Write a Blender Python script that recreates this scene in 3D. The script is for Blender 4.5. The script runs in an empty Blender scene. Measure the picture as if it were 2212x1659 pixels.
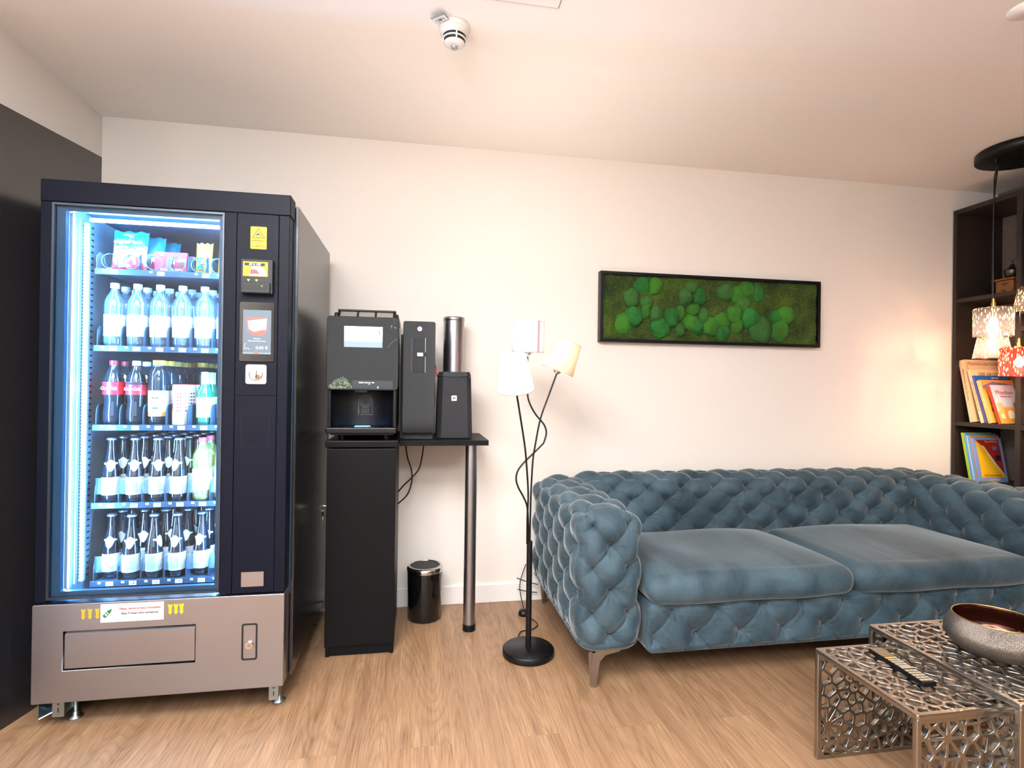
import bpy, bmesh, math, random
import numpy as np
from mathutils import Matrix, Vector
random.seed(7); np.random.seed(7)
S = bpy.context.scene
COL = S.collection
PI = math.pi
# ---------------------------------------------------------------- camera, world, lights, exposure
cam_d = bpy.data.cameras.new('camera'); cam = bpy.data.objects.new('camera', cam_d); COL.objects.link(cam)
yaw, pitch, roll = 0.171897, 0.003837, 0.01332
F = Vector((math.sin(yaw)*math.cos(pitch), math.cos(yaw)*math.cos(pitch), math.sin(pitch)))
R = Vector((math.cos(yaw), -math.sin(yaw), 0)); U = R.cross(F)
Rc = R*math.cos(roll)+U*math.sin(roll); Uc = -R*math.sin(roll)+U*math.cos(roll)
cam.matrix_world = Matrix(((Rc.x, Uc.x, -F.x, 0), (Rc.y, Uc.y, -F.y, 0), (Rc.z, Uc.z, -F.z, 1.165), (0, 0, 0, 1)))
cam_d.sensor_width = 36; cam_d.lens = 1191.7/2212*36; cam_d.clip_start = 0.02
S.camera = cam
vs = S.view_settings
vs.view_transform = 'Standard'; vs.look = 'None'; vs.gamma = 1; vs.use_curve_mapping = False
vs.exposure = 0.97
try:
    S.cycles.max_bounces = 10; S.cycles.transparent_max_bounces = 40; S.cycles.diffuse_bounces = 5
    S.cycles.glossy_bounces = 4; S.cycles.transmission_bounces = 8; S.cycles.caustics_reflective = False
    S.cycles.sample_clamp_indirect = 4.0; S.cycles.use_denoising = True
except Exception: pass
W = bpy.data.worlds.new('room_ambient'); S.world = W; W.use_nodes = True
W.node_tree.nodes['Background'].inputs[0].default_value = (1, .93, .86, 1)
W.node_tree.nodes['Background'].inputs[1].default_value = 0.02

XL, XR, YB, YF, H = -1.508, 3.668, 2.957, -2.6, 2.44

def area_light(name, loc, rot, sx, sy, power, col):
    l = bpy.data.lights.new(name, 'AREA'); l.shape = 'RECTANGLE'; l.size = sx; l.size_y = sy; l.energy = power; l.color = col
    o = bpy.data.objects.new(name, l); COL.objects.link(o); o.location = loc; o.rotation_euler = rot
    return o
def point_light(name, loc, power, col, rad, parent=None):
    l = bpy.data.lights.new(name, 'POINT'); l.energy = power; l.color = col; l.shadow_soft_size = rad
    o = bpy.data.objects.new(name, l); COL.objects.link(o); o.location = loc
    if parent is not None:
        o.parent = parent; o.location = Vector(loc)-Vector(ORG[parent.name])
    return o
ORG = {}
# the two flush ceiling lights of the room, behind the camera
area_light('room_light', (-0.45, 0.35, 2.425), (0, 0, 0), 1.1, 1.1, 66, (.94, .97, 1))
area_light('room_light', (1.5, 0.1, 2.425), (0, 0, 0), .6, .6, 10, (.94, .97, 1))
area_light('ceiling_fill', (-0.7, -0.9, 1.9), (PI, 0, 0), .5, .5, 110, (.94, .97, 1))  # unseen upward fill, added to brighten the ceiling; no lamp stands here
area_light('room_light', (0.4, -1.4, 2.425), (0, 0, 0), 1.0, 1.0, 44, (.94, .97, 1))
# unseen window-sized fill, added to light the room evenly from the front
area_light('front_fill', (0.3, YF+.06, 1.45), (PI/2, 0, 0), 3.0, 1.7, 16, (.93, .96, 1.0))

# ---------------------------------------------------------------- materials
MATS = {}
def _new(name):
    m = bpy.data.materials.new(name); m.use_nodes = True; MATS[name] = m
    return m, m.node_tree.nodes, m.node_tree.links
def hexc(h):
    h = h.lstrip('#'); c = [int(h[i:i+2], 16)/255 for i in (0, 2, 4)]
    return tuple(x/12.92 if x <= .04045 else ((x+.055)/1.055)**2.4 for x in c)+(1,)
def setp(b, **k):
    for n, v in k.items():
        n = n.replace('_', ' ')
        if n in b.inputs: b.inputs[n].default_value = v
def pm(name, col, rough=.5, metal=0, bump=0, bscale=200, var=0, vscale=4, **k):
    """principled with noise variation and fine bump"""
    m, N, L = _new(name); b = N['Principled BSDF']
    c = hexc(col) if isinstance(col, str) else col
    setp(b, Base_Color=c, Roughness=rough, Metallic=metal); setp(b, **k)
    tc = N.new('ShaderNodeTexCoord')
    if var:
        n = N.new('ShaderNodeTexNoise'); n.inputs['Scale'].default_value = vscale; n.inputs['Detail'].default_value = 5
        L.new(tc.outputs['Object'], n.inputs['Vector'])
        mx = N.new('ShaderNodeMix'); mx.data_type = 'RGBA'
        mx.inputs[6].default_value = tuple(x*(1-var) for x in c[:3])+(1,); mx.inputs[7].default_value = tuple(min(1, x*(1+var)) for x in c[:3])+(1,)
        L.new(n.outputs['Fac'], mx.inputs[0]); L.new(mx.outputs[2], b.inputs['Base Color'])
    if bump:
        n = N.new('ShaderNodeTexNoise'); n.inputs['Scale'].default_value = bscale; n.inputs['Detail'].default_value = 3
        L.new(tc.outputs['Object'], n.inputs['Vector'])
        bp = N.new('ShaderNodeBump'); bp.inputs['Strength'].default_value = bump; bp.inputs['Distance'].default_value = .002
        L.new(n.outputs['Fac'], bp.inputs['Height']); L.new(bp.outputs[0], b.inputs['Normal'])
    return m
def em(name, col, s):
    m, N, L = _new(name); b = N['Principled BSDF']; c = hexc(col) if isinstance(col, str) else col
    setp(b, Base_Color=(0, 0, 0, 1), Emission_Color=c, Emission_Strength=s, Roughness=.4); return m
def clear(name, tint, gloss=.12, rough=.03, body=None, bodyfac=0., fm=.55):
    """clear sheet: tinted transparency + fresnel gloss (+ a little diffuse body)"""
    m, N, L = _new(name); N.remove(N['Principled BSDF']); out = N['Material Output']
    t = N.new('ShaderNodeBsdfTransparent'); t.inputs[0].default_value = hexc(tint) if isinstance(tint, str) else tint
    g = N.new('ShaderNodeBsdfGlossy'); g.inputs['Roughness'].default_value = rough
    lw = N.new('ShaderNodeLayerWeight'); lw.inputs[0].default_value = .35
    mul = N.new('ShaderNodeMath'); mul.operation = 'MULTIPLY_ADD'; mul.inputs[1].default_value = fm; mul.inputs[2].default_value = gloss*.3
    L.new(lw.outputs['Fresnel'], mul.inputs[0])
    ms = N.new('ShaderNodeMixShader'); L.new(mul.outputs[0], ms.inputs[0])
    src = t
    if bodyfac:
        d = N.new('ShaderNodeBsdfDiffuse'); d.inputs[0].default_value = hexc(body)
        m2 = N.new('ShaderNodeMixShader'); m2.inputs[0].default_value = bodyfac
        L.new(t.outputs[0], m2.inputs[1]); L.new(d.outputs[0], m2.inputs[2]); src = m2
    L.new(src.outputs[0], ms.inputs[1]); L.new(g.outputs[0], ms.inputs[2]); L.new(ms.outputs[0], out.inputs[0])
    return m

pm('wall_paint', '#e9e2da', .85, bump=.15, bscale=350)
pm('taupe_paint', '#5f5955', .85)
pm('ceiling_paint', '#faf5f0', .9, bump=.1, bscale=300)
pm('white_trim', '#ece8e4', .45)
pm('concrete', '#6d6058', .8, bump=.5, bscale=60, var=.35, vscale=30)
pm('black_panel', '#1f1e20', .25, var=.06, vscale=2, bump=.04, bscale=900, Specular_IOR_Level=1.0)
pm('black_coat', '#080b18', .45, bump=.08, bscale=900, Specular_IOR_Level=.12)
pm('black_side', '#161618', .24, bump=.04, bscale=900, Specular_IOR_Level=1.0)
pm('black_gloss', '#0b0b0d', .1)
pm('glass_black', '#0d0d0f', .1, bump=.0, Specular_IOR_Level=.5)
pm('black_satin', '#0a0a0c', .38, Specular_IOR_Level=.3)
pm('black_matte', '#141416', .6)
pm('dark_grey', '#232529', .5, bump=.06, bscale=900, Specular_IOR_Level=.2)
pm('mid_grey', '#6b6b6e', .45)
pm('desk_black', '#08090c', .42, bump=.08, bscale=500, Specular_IOR_Level=.15)
pm('steel', '#a3a2a7', .32, 1, var=.05, vscale=3)
pm('zinc', '#9fa8a8', .38, 1, var=.12, vscale=30)
pm('chrome', '#cfcac4', .14, 1)
pm('lamp_metal', '#9a948c', .2, 1)
pm('brass', '#b99a5a', .3, 1)
pm('alu_cast', '#a8a299', .26, 1, bump=.35, bscale=120, var=.08, vscale=20)
pm('white_plastic', '#e6e1db', .4)
pm('clear_white', '#f4f2ee', .25)
pm('dark_slot', '#050506', .6)
pm('yellow', '#f2c40a', .45)
pm('amber', '#e89a12', .5)
pm('red', '#c0302c', .4)
pm('white', '#f2f0ee', .5)
pm('ink', '#1c1c1e', .6)
pm('red_ink', '#b83a34', .6)
pm('green_ink', '#1f6a3c', .5)
pm('liner', '#8d979c', .35, .3, var=.1, vscale=8)
pm('liner_glow_tint', '#2a4258', .45, var=.1, Specular_IOR_Level=.2)  # blue glow of the light strips is painted into this colour
pm('tray_grey', '#4a5c6c', .35, .5)
pm('strip_grey', '#323d48', .4, .2)
pm('trim_metal', '#4a5058', .3, .9)
pm('black_wood', '#1d1a19', .45, bump=.1, bscale=300)
pm('shelf_wood', '#2a221e', .5, bump=.15, bscale=300, var=.12, vscale=12, Specular_IOR_Level=.3)
em('led', (.15, .48, 1, 1), 300)
em('led_top', (.15, .48, 1, 1), 160)
em('bulb', (1, .80, .55, 1), 22)
em('green_led', (.35, 1, .05, 1), 2.2)
em('blue_led', (.1, .35, 1, 1), 3)
em('screen_bg', (.40, .52, .66, 1), .36)
em('screen_white', (.86, .93, 1, 1), 1.6)
em('screen_pale', (.62, .82, .95, 1), .45)
em('screen_ring', (.75, .72, 1, 1), 1.5)
em('screen_violet', (.25, .2, 1, 1), .5)
em('screen_red', (1, .28, .22, 1), .5)
em('screen_text', (1, 1, 1, 1), .9)
clear('pane_glass', (.9, .96, 1, 1), .0, .02, fm=.30)
clear('pet_clear', (.86, .94, .98, 1), .5, .06, '#dfeef8', .10)
clear('pet_thin', (.9, .94, .97, 1), .2, .06, '#dfeef8', .015)
clear('pet_yellow', (.98, .95, .62, 1), .5, .06, '#f2e27a', .25)
clear('glass_brown', (.28, .24, .22, 1), .5, .05, '#2a3038', .22)
clear('glass_green', (.1, .62, .42, 1), .5, .05, '#1d9a68', .35)
clear('plastic_guard', (.86, .93, .97, 1), .5, .08, '#cfe6f4', .12)
pm('cola', '#0e1014', .15)
pm('cola_blue', '#131a26', .15)
pm('label_red', '#d3202a', .4)
pm('label_white', '#f4f2ef', .5)
pm('label_orange', '#e8a24a', .5)
pm('cap_white', '#eceef2', .4)
pm('cap_red', '#c9242e', .4)
pm('cap_orange', '#e0922c', .4)
pm('cap_lilac', '#b9b8d8', .4)
pm('cap_pink', '#d8485a', .4)
pm('cap_tin', '#c9ccd0', .3, .9)
pm('foil_green', '#b9d4a0', .3, .3)
pm('bag_teal', '#0f7f86', .3, 0, bump=.6, bscale=25)
pm('bag_red', '#c73848', .3, 0, bump=.5, bscale=25)
pm('bag_cream', '#efe2c0', .35, 0, bump=.5, bscale=25)
pm('bag_yellow', '#f0b22e', .3, 0, bump=.5, bscale=25)
pm('box_rose', '#a8384a', .4)
pm('box_pale', '#efd8d4', .5)
pm('box_brown', '#7a4630', .5)
pm('coil', '#6f8a98', .25, .9)

def velvet():
    m, N, L = _new('velvet'); b = N['Principled BSDF']
    setp(b, Roughness=.66, Sheen_Weight=.75, Sheen_Roughness=.32, Sheen_Tint=hexc('#ccd2d4'))
    setp(b, **{'Specular_IOR_Level': .2})
    tc = N.new('ShaderNodeTexCoord')
    n1 = N.new('ShaderNodeTexNoise'); n1.inputs['Scale'].default_value = 5.5; n1.inputs['Detail'].default_value = 6; n1.inputs['Roughness'].default_value = .62; n1.inputs['Distortion'].default_value = .8
    n2 = N.new('ShaderNodeTexNoise'); n2.inputs['Scale'].default_value = 55; n2.inputs['Detail'].default_value = 4
    mp = N.new('ShaderNodeMapping'); mp.inputs['Scale'].default_value = (1, .35, 1)
    L.new(tc.outputs['Object'], mp.inputs[0]); L.new(mp.outputs[0], n1.inputs['Vector']); L.new(tc.outputs['Object'], n2.inputs['Vector'])
    r = N.new('ShaderNodeValToRGB'); e = r.color_ramp.elements
    e[0].position = .33; e[0].color = hexc('#26363f'); e[1].position = .70; e[1].color = hexc('#485b65')
    L.new(n1.outputs['Fac'], r.inputs[0])
    mx = N.new('ShaderNodeMix'); mx.data_type = 'RGBA'; mx.blend_type = 'MULTIPLY'; mx.inputs[0].default_value = .25
    r2 = N.new('ShaderNodeValToRGB'); r2.color_ramp.elements[0].color = (.6, .6, .6, 1); r2.color_ramp.elements[0].position = .35; r2.color_ramp.elements[1].position = .65
    L.new(n2.outputs['Fac'], r2.inputs[0]); L.new(r.outputs[0], mx.inputs[6]); L.new(r2.outputs[0], mx.inputs[7]); L.new(mx.outputs[2], b.inputs['Base Color'])
    bp = N.new('ShaderNodeBump'); bp.inputs['Strength'].default_value = .25; bp.inputs['Distance'].default_value = .004
    L.new(n2.outputs['Fac'], bp.inputs['Height']); L.new(bp.outputs[0], b.inputs['Normal'])
velvet()

def wood_floor():
    m, N, L = _new('vinyl_planks'); b = N['Principled BSDF']
    tc = N.new('ShaderNodeTexCoord')
    rot = N.new('ShaderNodeMapping'); rot.inputs['Rotation'].default_value = (0, 0, PI/2); rot.inputs['Location'].default_value = (.13, .05, 0)
    L.new(tc.outputs['Object'], rot.inputs[0])
    br = N.new('ShaderNodeTexBrick'); br.inputs['Scale'].default_value = 1; br.inputs['Brick Width'].default_value = 1.22; br.inputs['Row Height'].default_value = .18
    br.inputs['Mortar Size'].default_value = .0006; br.inputs['Mortar Smooth'].default_value = .3; br.offset = .37; br.offset_frequency = 2
    br.inputs['Color1'].default_value = (.15, .15, .15, 1); br.inputs['Color2'].default_value = (.85, .85, .85, 1); br.inputs['Mortar'].default_value = (.5, .5, .5, 1)
    L.new(rot.outputs[0], br.inputs['Vector'])
    # offset the grain per plank
    sep = N.new('ShaderNodeSeparateXYZ'); L.new(tc.outputs['Object'], sep.inputs[0])
    ofs = N.new('ShaderNodeMath'); ofs.operation = 'MULTIPLY'; ofs.inputs[1].default_value = 37.0
    bw = N.new('ShaderNodeRGBToBW'); L.new(br.outputs['Color'], bw.inputs[0]); L.new(bw.outputs[0], ofs.inputs[0])
    add = N.new('ShaderNodeMath'); add.operation = 'ADD'; L.new(sep.outputs['X'], add.inputs[0]); L.new(ofs.outputs[0], add.inputs[1])
    addy = N.new('ShaderNodeMath'); addy.operation = 'ADD'; L.new(sep.outputs['Y'], addy.inputs[0]); L.new(ofs.outputs[0], addy.inputs[1])
    cv = N.new('ShaderNodeCombineXYZ'); L.new(add.outputs[0], cv.inputs[0]); L.new(addy.outputs[0], cv.inputs[1])
    # cathedral figure: contour lines of a stretched low noise
    m1 = N.new('ShaderNodeMapping'); m1.inputs['Scale'].default_value = (5.0, .55, 1); L.new(cv.outputs[0], m1.inputs[0])
    n1 = N.new('ShaderNodeTexNoise'); n1.inputs['Scale'].default_value = 1; n1.inputs['Detail'].default_value = 1.2; n1.inputs['Roughness'].default_value = .42; n1.inputs['Distortion'].default_value = .25
    L.new(m1.outputs[0], n1.inputs['Vector'])
    k = N.new('ShaderNodeMath'); k.operation = 'MULTIPLY'; k.inputs[1].default_value = 230; L.new(n1.outputs['Fac'], k.inputs[0])
    sn = N.new('ShaderNodeMath'); sn.operation = 'SINE'; L.new(k.outputs[0], sn.inputs[0])
    # fine fibre
    m2 = N.new('ShaderNodeMapping'); m2.inputs['Scale'].default_value = (330, 7, 1); L.new(cv.outputs[0], m2.inputs[0])
    n2 = N.new('ShaderNodeTexNoise'); n2.inputs['Scale'].default_value = 1; n2.inputs['Detail'].default_value = 5; n2.inputs['Roughness'].default_value = .6; n2.inputs['Distortion'].default_value = .3
    L.new(m2.outputs[0], n2.inputs['Vector'])
    # broad tone
    m3 = N.new('ShaderNodeMapping'); m3.inputs['Scale'].default_value = (22, 1.0, 1); L.new(cv.outputs[0], m3.inputs[0])
    n3 = N.new('ShaderNodeTexNoise'); n3.inputs['Scale'].default_value = 1; n3.inputs['Detail'].default_value = 4; L.new(m3.outputs[0], n3.inputs['Vector'])
    r1 = N.new('ShaderNodeValToRGB'); e = r1.color_ramp.elements; e[0].position = .3; e[0].color = hexc('#87664a'); e[1].position = .7; e[1].color = hexc('#a58262')
    L.new(n3.outputs['Fac'], r1.inputs[0])
    mr = N.new('ShaderNodeMapRange'); mr.inputs[1].default_value = -1; mr.inputs[2].default_value = -.1; mr.inputs[3].default_value = .84; mr.inputs[4].default_value = 1.0; L.new(sn.outputs[0], mr.inputs[0])
    r2 = N.new('ShaderNodeMapRange'); r2.inputs[1].default_value = .36; r2.inputs[2].default_value = .55; r2.inputs[3].default_value = .64; r2.inputs[4].default_value = 1.04; L.new(n2.outputs['Fac'], r2.inputs[0])
    mm = N.new('ShaderNodeMath'); mm.operation = 'MULTIPLY'; L.new(mr.outputs[0], mm.inputs[0]); L.new(r2.outputs[0], mm.inputs[1])
    mo = N.new('ShaderNodeMapRange'); mo.inputs[3].default_value = 1; mo.inputs[4].default_value = .8; L.new(br.outputs['Fac'], mo.inputs[0])
    mm2 = N.new('ShaderNodeMath'); mm2.operation = 'MULTIPLY'; L.new(mm.outputs[0], mm2.inputs[0]); L.new(mo.outputs[0], mm2.inputs[1])
    mx = N.new('ShaderNodeMix'); mx.data_type = 'RGBA'; mx.blend_type = 'MULTIPLY'; mx.inputs[0].default_value = 1
    L.new(r1.outputs[0], mx.inputs[6]); L.new(mm2.outputs[0], mx.inputs[7]); L.new(mx.outputs[2], b.inputs['Base Color'])
    b.inputs['Roughness'].default_value = .42
    bp = N.new('ShaderNodeBump'); bp.inputs['Strength'].default_value = .25; bp.inputs['Distance'].default_value = .001
    L.new(mm2.outputs[0], bp.inputs['Height']); L.new(bp.outputs[0], b.inputs['Normal'])
wood_floor()

def moss_mat(name, c1, c2, sc):
    m, N, L = _new(name); b = N['Principled BSDF']; setp(b, Roughness=.9)
    tc = N.new('ShaderNodeTexCoord'); n = N.new('ShaderNodeTexNoise'); n.inputs['Scale'].default_value = sc; n.inputs['Detail'].default_value = 8; n.inputs['Roughness'].default_value = .7
    n2 = N.new('ShaderNodeTexNoise'); n2.inputs['Scale'].default_value = 7; n2.inputs['Detail'].default_value = 2
    L.new(tc.outputs['Object'], n.inputs['Vector']); L.new(tc.outputs['Object'], n2.inputs['Vector'])
    ad = N.new('ShaderNodeMath'); ad.operation = 'MULTIPLY_ADD'; ad.inputs[1].default_value = .55; L.new(n2.outputs['Fac'], ad.inputs[0])
    sc2 = N.new('ShaderNodeMath'); sc2.operation = 'MULTIPLY'; sc2.inputs[1].default_value = .55; L.new(n.outputs['Fac'], sc2.inputs[0]); L.new(sc2.outputs[0], ad.inputs[2])
    r = N.new('ShaderNodeValToRGB'); e = r.color_ramp.elements; e[0].position = .38; e[0].color = hexc(c1); e[1].position = .68; e[1].color = hexc(c2)
    L.new(ad.outputs[0], r.inputs[0]); L.new(r.outputs[0], b.inputs['Base Color'])
    bp = N.new('ShaderNodeBump'); bp.inputs['Strength'].default_value = 1; bp.inputs['Distance'].default_value = .006
    L.new(n.outputs['Fac'], bp.inputs['Height']); L.new(bp.outputs[0], b.inputs['Normal'])
moss_mat('moss_bed', '#0d1a06', '#4c6615', 130)
moss_mat('moss_ball_a', '#0b4416', '#25802a', 220)
moss_mat('moss_ball_b', '#1a4a1b', '#3f762b', 220)
moss_mat('moss_ball_c', '#205210', '#3f841b', 220)

def shade_mat(name, col, tr=.55):
    m, N, L = _new(name); N.remove(N['Principled BSDF'])
    d = N.new('ShaderNodeBsdfDiffuse'); t = N.new('ShaderNodeBsdfTranslucent'); ms = N.new('ShaderNodeMixShader'); ms.inputs[0].default_value = tr
    tc = N.new('ShaderNodeTexCoord'); n = N.new('ShaderNodeTexNoise'); n.inputs['Scale'].default_value = 500
    L.new(tc.outputs['Object'], n.inputs['Vector'])
    mx = N.new('ShaderNodeMix'); mx.data_type = 'RGBA'; c = hexc(col); mx.inputs[6].default_value = tuple(x*.93 for x in c[:3])+(1,); mx.inputs[7].default_value = c
    L.new(n.outputs['Fac'], mx.inputs[0]); L.new(mx.outputs[2], d.inputs[0]); L.new(mx.outputs[2], t.inputs[0])
    L.new(d.outputs[0], ms.inputs[1]); L.new(t.outputs[0], ms.inputs[2]); L.new(ms.outputs[0], N['Material Output'].inputs[0])
shade_mat('shade_white', '#f2eee8', .42); shade_mat('shade_lilac', '#e6dcdf', .40); shade_mat('shade_peach', '#ecd5c2', .36); shade_mat('shade_seam', '#b9a3ac', .18); pm('gap_grey', '#b3a79e', .8)

def slit_glass(name, tint, opac):
    """smoked glass dotted with short bright slanting dashes"""
    m, N, L = _new(name); N.remove(N['Principled BSDF'])
    tc = N.new('ShaderNodeTexCoord'); mp = N.new('ShaderNodeMapping'); mp.inputs['Scale'].default_value = (135, 135, 30); mp.inputs['Rotation'].default_value = (.25, .25, 0)
    L.new(tc.outputs['Object'], mp.inputs[0])
    v = N.new('ShaderNodeTexVoronoi'); v.inputs['Scale'].default_value = 1; L.new(mp.outputs[0], v.inputs['Vector'])
    lt = N.new('ShaderNodeMath'); lt.operation = 'LESS_THAN'; lt.inputs[1].default_value = .30; L.new(v.outputs['Distance'], lt.inputs[0])
    coat = N.new('ShaderNodeBsdfGlossy'); coat.inputs[0].default_value = hexc(tint); coat.inputs['Roughness'].default_value = .25
    tl = N.new('ShaderNodeBsdfTranslucent'); tl.inputs[0].default_value = hexc(tint)
    tr = N.new('ShaderNodeBsdfTransparent'); tr.inputs[0].default_value = hexc(tint)
    a = N.new('ShaderNodeMixShader'); a.inputs[0].default_value = .5; L.new(coat.outputs[0], a.inputs[1]); L.new(tl.outputs[0], a.inputs[2])
    b = N.new('ShaderNodeMixShader'); b.inputs[0].default_value = opac; L.new(tr.outputs[0], b.inputs[1]); L.new(a.outputs[0], b.inputs[2])
    dash = N.new('ShaderNodeBsdfTranslucent'); dash.inputs[0].default_value = (.75, .55, .30, 1)
    cc = N.new('ShaderNodeMixShader'); L.new(lt.outputs[0], cc.inputs[0]); L.new(b.outputs[0], cc.inputs[1]); L.new(dash.outputs[0], cc.inputs[2])
    L.new(cc.outputs[0], N['Material Output'].inputs[0])
slit_glass('glass_smoke', '#a39ea4', .22); slit_glass('glass_clear_slit', '#dedad8', .16); slit_glass('glass_dark_slit', '#4a4038', .6); slit_glass('glass_red_slit', '#f0504a', .3); slit_glass('glass_blue_slit', '#6f93b8', .45)

def hammered():
    m, N, L = _new('hammered_silver'); b = N['Principled BSDF']; setp(b, Base_Color=hexc('#857b73'), Metallic=1, Roughness=.36)
    tc = N.new('ShaderNodeTexCoord'); mp = N.new('ShaderNodeMapping'); mp.inputs['Scale'].default_value = (1, 1, .45); L.new(tc.outputs['Object'], mp.inputs[0])
    v = N.new('ShaderNodeTexVoronoi'); v.inputs['Scale'].default_value = 650; L.new(mp.outputs[0], v.inputs['Vector'])
    bp = N.new('ShaderNodeBump'); bp.inputs['Strength'].default_value = .7; bp.inputs['Distance'].default_value = .002; L.new(v.outputs['Distance'], bp.inputs['Height']); L.new(bp.outputs[0], b.inputs['Normal'])
hammered()
pm('copper_glaze', '#3a1a10', .12, .7)
pm('wood_box', '#8a5424', .5, bump=.2, bscale=120, var=.25, vscale=25)
pm('pewter', '#5a534c', .35, .9)
for n_, c_ in dict(bk_cream='#d9c199', bk_cream2='#e2cfa4', bk_blue='#1f5fae', bk_violet='#4a4fa0', bk_orange='#d9914a', bk_sand='#dfb173', bk_red='#c23b26', bk_sky='#b9c2d6', bk_gold='#d9a03c', bk_green='#a9c41f', bk_blue2='#5f9fd0', bk_pale='#b9d6ea', bk_yellow='#f0b71c', bk_redc='#9a1f1c', bk_page='#e8dcc0', bk_peri='#7f9ad0', teal='#3a9a8a', dusk='#6d6a80', leaf='#6f7f2a', brown='#8a5a2a').items(): pm(n_, c_, .5)
# ---------------------------------------------------------------- object helpers
def tag(o, label=None, cat=None, group=None, kind=None):
    if label: o['label'] = label
    if cat: o['category'] = cat
    if group: o['group'] = group
    if kind: o['kind'] = kind
    return o
def thing(name, loc, label, cat, group=None, rot=(0, 0, 0)):
    o = bpy.data.objects.new(name, None); COL.objects.link(o); o.empty_display_size = .05
    o.location = loc; o.rotation_euler = rot; tag(o, label, cat, group); ORG[o.name] = tuple(loc)
    return o
def local(t):   # a rotated thing whose parts are built in its own frame
    ORG[t.name] = (0, 0, 0); return t
def link_mesh(name, me, parent=None, org=None):
    o = bpy.data.objects.new(name, me); COL.objects.link(o)
    if parent is not None:
        o.parent = parent; ORG[o.name] = ORG[parent.name]
    else:
        o.location = org or (0, 0, 0); ORG[o.name] = tuple(org or (0, 0, 0))
    return o
class MB:
    def __init__(s): s.v = []; s.f = []; s.m = []; s.sm = []; s.T = None
    def add(s, vs, fs, mat, smooth=False):
        n = len(s.v)
        if s.T is not None: vs = [tuple(s.T @ Vector(v)) for v in vs]
        s.v += [tuple(v) for v in vs]
        for f in fs: s.f.append([i+n for i in f]); s.m.append(mat); s.sm.append(smooth)
        return s
    def box(s, x0, x1, y0, y1, z0, z1, mat, bev=0, seg=2):
        if x0 > x1: x0, x1 = x1, x0
        if y0 > y1: y0, y1 = y1, y0
        if z0 > z1: z0, z1 = z1, z0
        if not bev:
            v = [(x, y, z) for z in (z0, z1) for y in (y0, y1) for x in (x0, x1)]
            return s.add(v, [(0, 2, 3, 1), (4, 5, 7, 6), (0, 1, 5, 4), (2, 6, 7, 3), (0, 4, 6, 2), (1, 3, 7, 5)], mat)
        bm = bmesh.new(); bmesh.ops.create_cube(bm, size=1)
        for v in bm.verts: v.co = Vector(((x0+x1)/2+v.co.x*(x1-x0), (y0+y1)/2+v.co.y*(y1-y0), (z0+z1)/2+v.co.z*(z1-z0)))
        bmesh.ops.bevel(bm, geom=list(bm.edges), offset=bev, segments=seg, affect='EDGES', profile=.5)
        bm.verts.index_update()
        s.add([tuple(v.co) for v in bm.verts], [[v.index for v in f.verts] for f in bm.faces], mat, False); bm.free(); return s
    def cyl(s, p0, p1, r0, r1, mat, n=24, caps=True, smooth=True):
        p0, p1 = Vector(p0), Vector(p1); a = (p1-p0).normalized(); t = Vector((1, 0, 0)) if abs(a.x) < .9 else Vector((0, 1, 0))
        u = a.cross(t).normalized(); w = a.cross(u)
        vs = []
        for p, r in ((p0, r0), (p1, r1)):
            for i in range(n):
                q = 2*PI*i/n; vs.append(p+u*math.cos(q)*r+w*math.sin(q)*r)
        s.add(vs, [(i, i+n, (i+1) % n+n, (i+1) % n) for i in range(n)], mat, smooth)
        if caps:
            s.add(vs[:n], [list(range(n))], mat); s.add(vs[n:], [list(range(n))[::-1]], mat)
        return s
    def lathe(s, prof, c, mat, n=32, smooth=True, a0=0, a1=2*PI):
        cx, cy, cz = c; full = abs(a1-a0-2*PI) < 1e-6; m = n if full else n+1
        vs = [(cx+r*math.cos(a0+(a1-a0)*i/n), cy+r*math.sin(a0+(a1-a0)*i/n), cz+z) for r, z in prof for i in range(m)]
        fs = []
        for j in range(len(prof)-1):
            for i in range(n):
                k = (i+1) % m; fs.append((j*m+i, j*m+k, (j+1)*m+k, (j+1)*m+i))
        return s.add(vs, fs, mat, smooth)
    def tube(s, pts, r, mat, n=8, cyclic=False):
        pts = [Vector(p) for p in pts]; vs = []; fs = []; prev = None; N_ = len(pts)
        for i, p in enumerate(pts):
            if cyclic: d = pts[(i+1) % N_]-pts[i-1]
            else: d = pts[min(i+1, N_-1)]-pts[max(i-1, 0)]
            d.normalize()
            if prev is None:
                t = Vector((0, 0, 1)) if abs(d.z) < .9 else Vector((0, 1, 0)); u = d.cross(t).normalized()
            else: u = (prev-d*prev.dot(d)).normalized()
            prev = u; w = d.cross(u)
            for k in range(n):
                q = 2*PI*k/n; vs.append(p+u*math.cos(q)*r+w*math.sin(q)*r)
        for i in range(N_ if cyclic else N_-1):
            j = (i+1) % N_
            for k in range(n): fs.append((i*n+k, i*n+(k+1) % n, j*n+(k+1) % n, j*n+k))
        s.add(vs, fs, mat, True)
        if not cyclic: s.add(vs[:n], [list(range(n))], mat); s.add(vs[-n:], [list(range(n))[::-1]], mat)
        return s
    def poly(s, pts2, y, mat, d=.0008):   # flat print facing -y at plane y, a thin solid
        n = len(pts2); f = [(x, y-d, z) for x, z in pts2]; b = [(x, y, z) for x, z in pts2]
        s.add(f+b, [list(range(n)), list(range(n, 2*n))[::-1]]+[(i, i+n, (i+1) % n+n, (i+1) % n) for i in range(n)], mat); return s
    def prism(s, pts, vec, mat):
        n = len(pts); v = Vector(vec); a = [Vector(p) for p in pts]
        return s.add(a+[p+v for p in a], [list(range(n)), list(range(n, 2*n))[::-1]]+[(i, i+n, (i+1) % n+n, (i+1) % n) for i in range(n)], mat)
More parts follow.
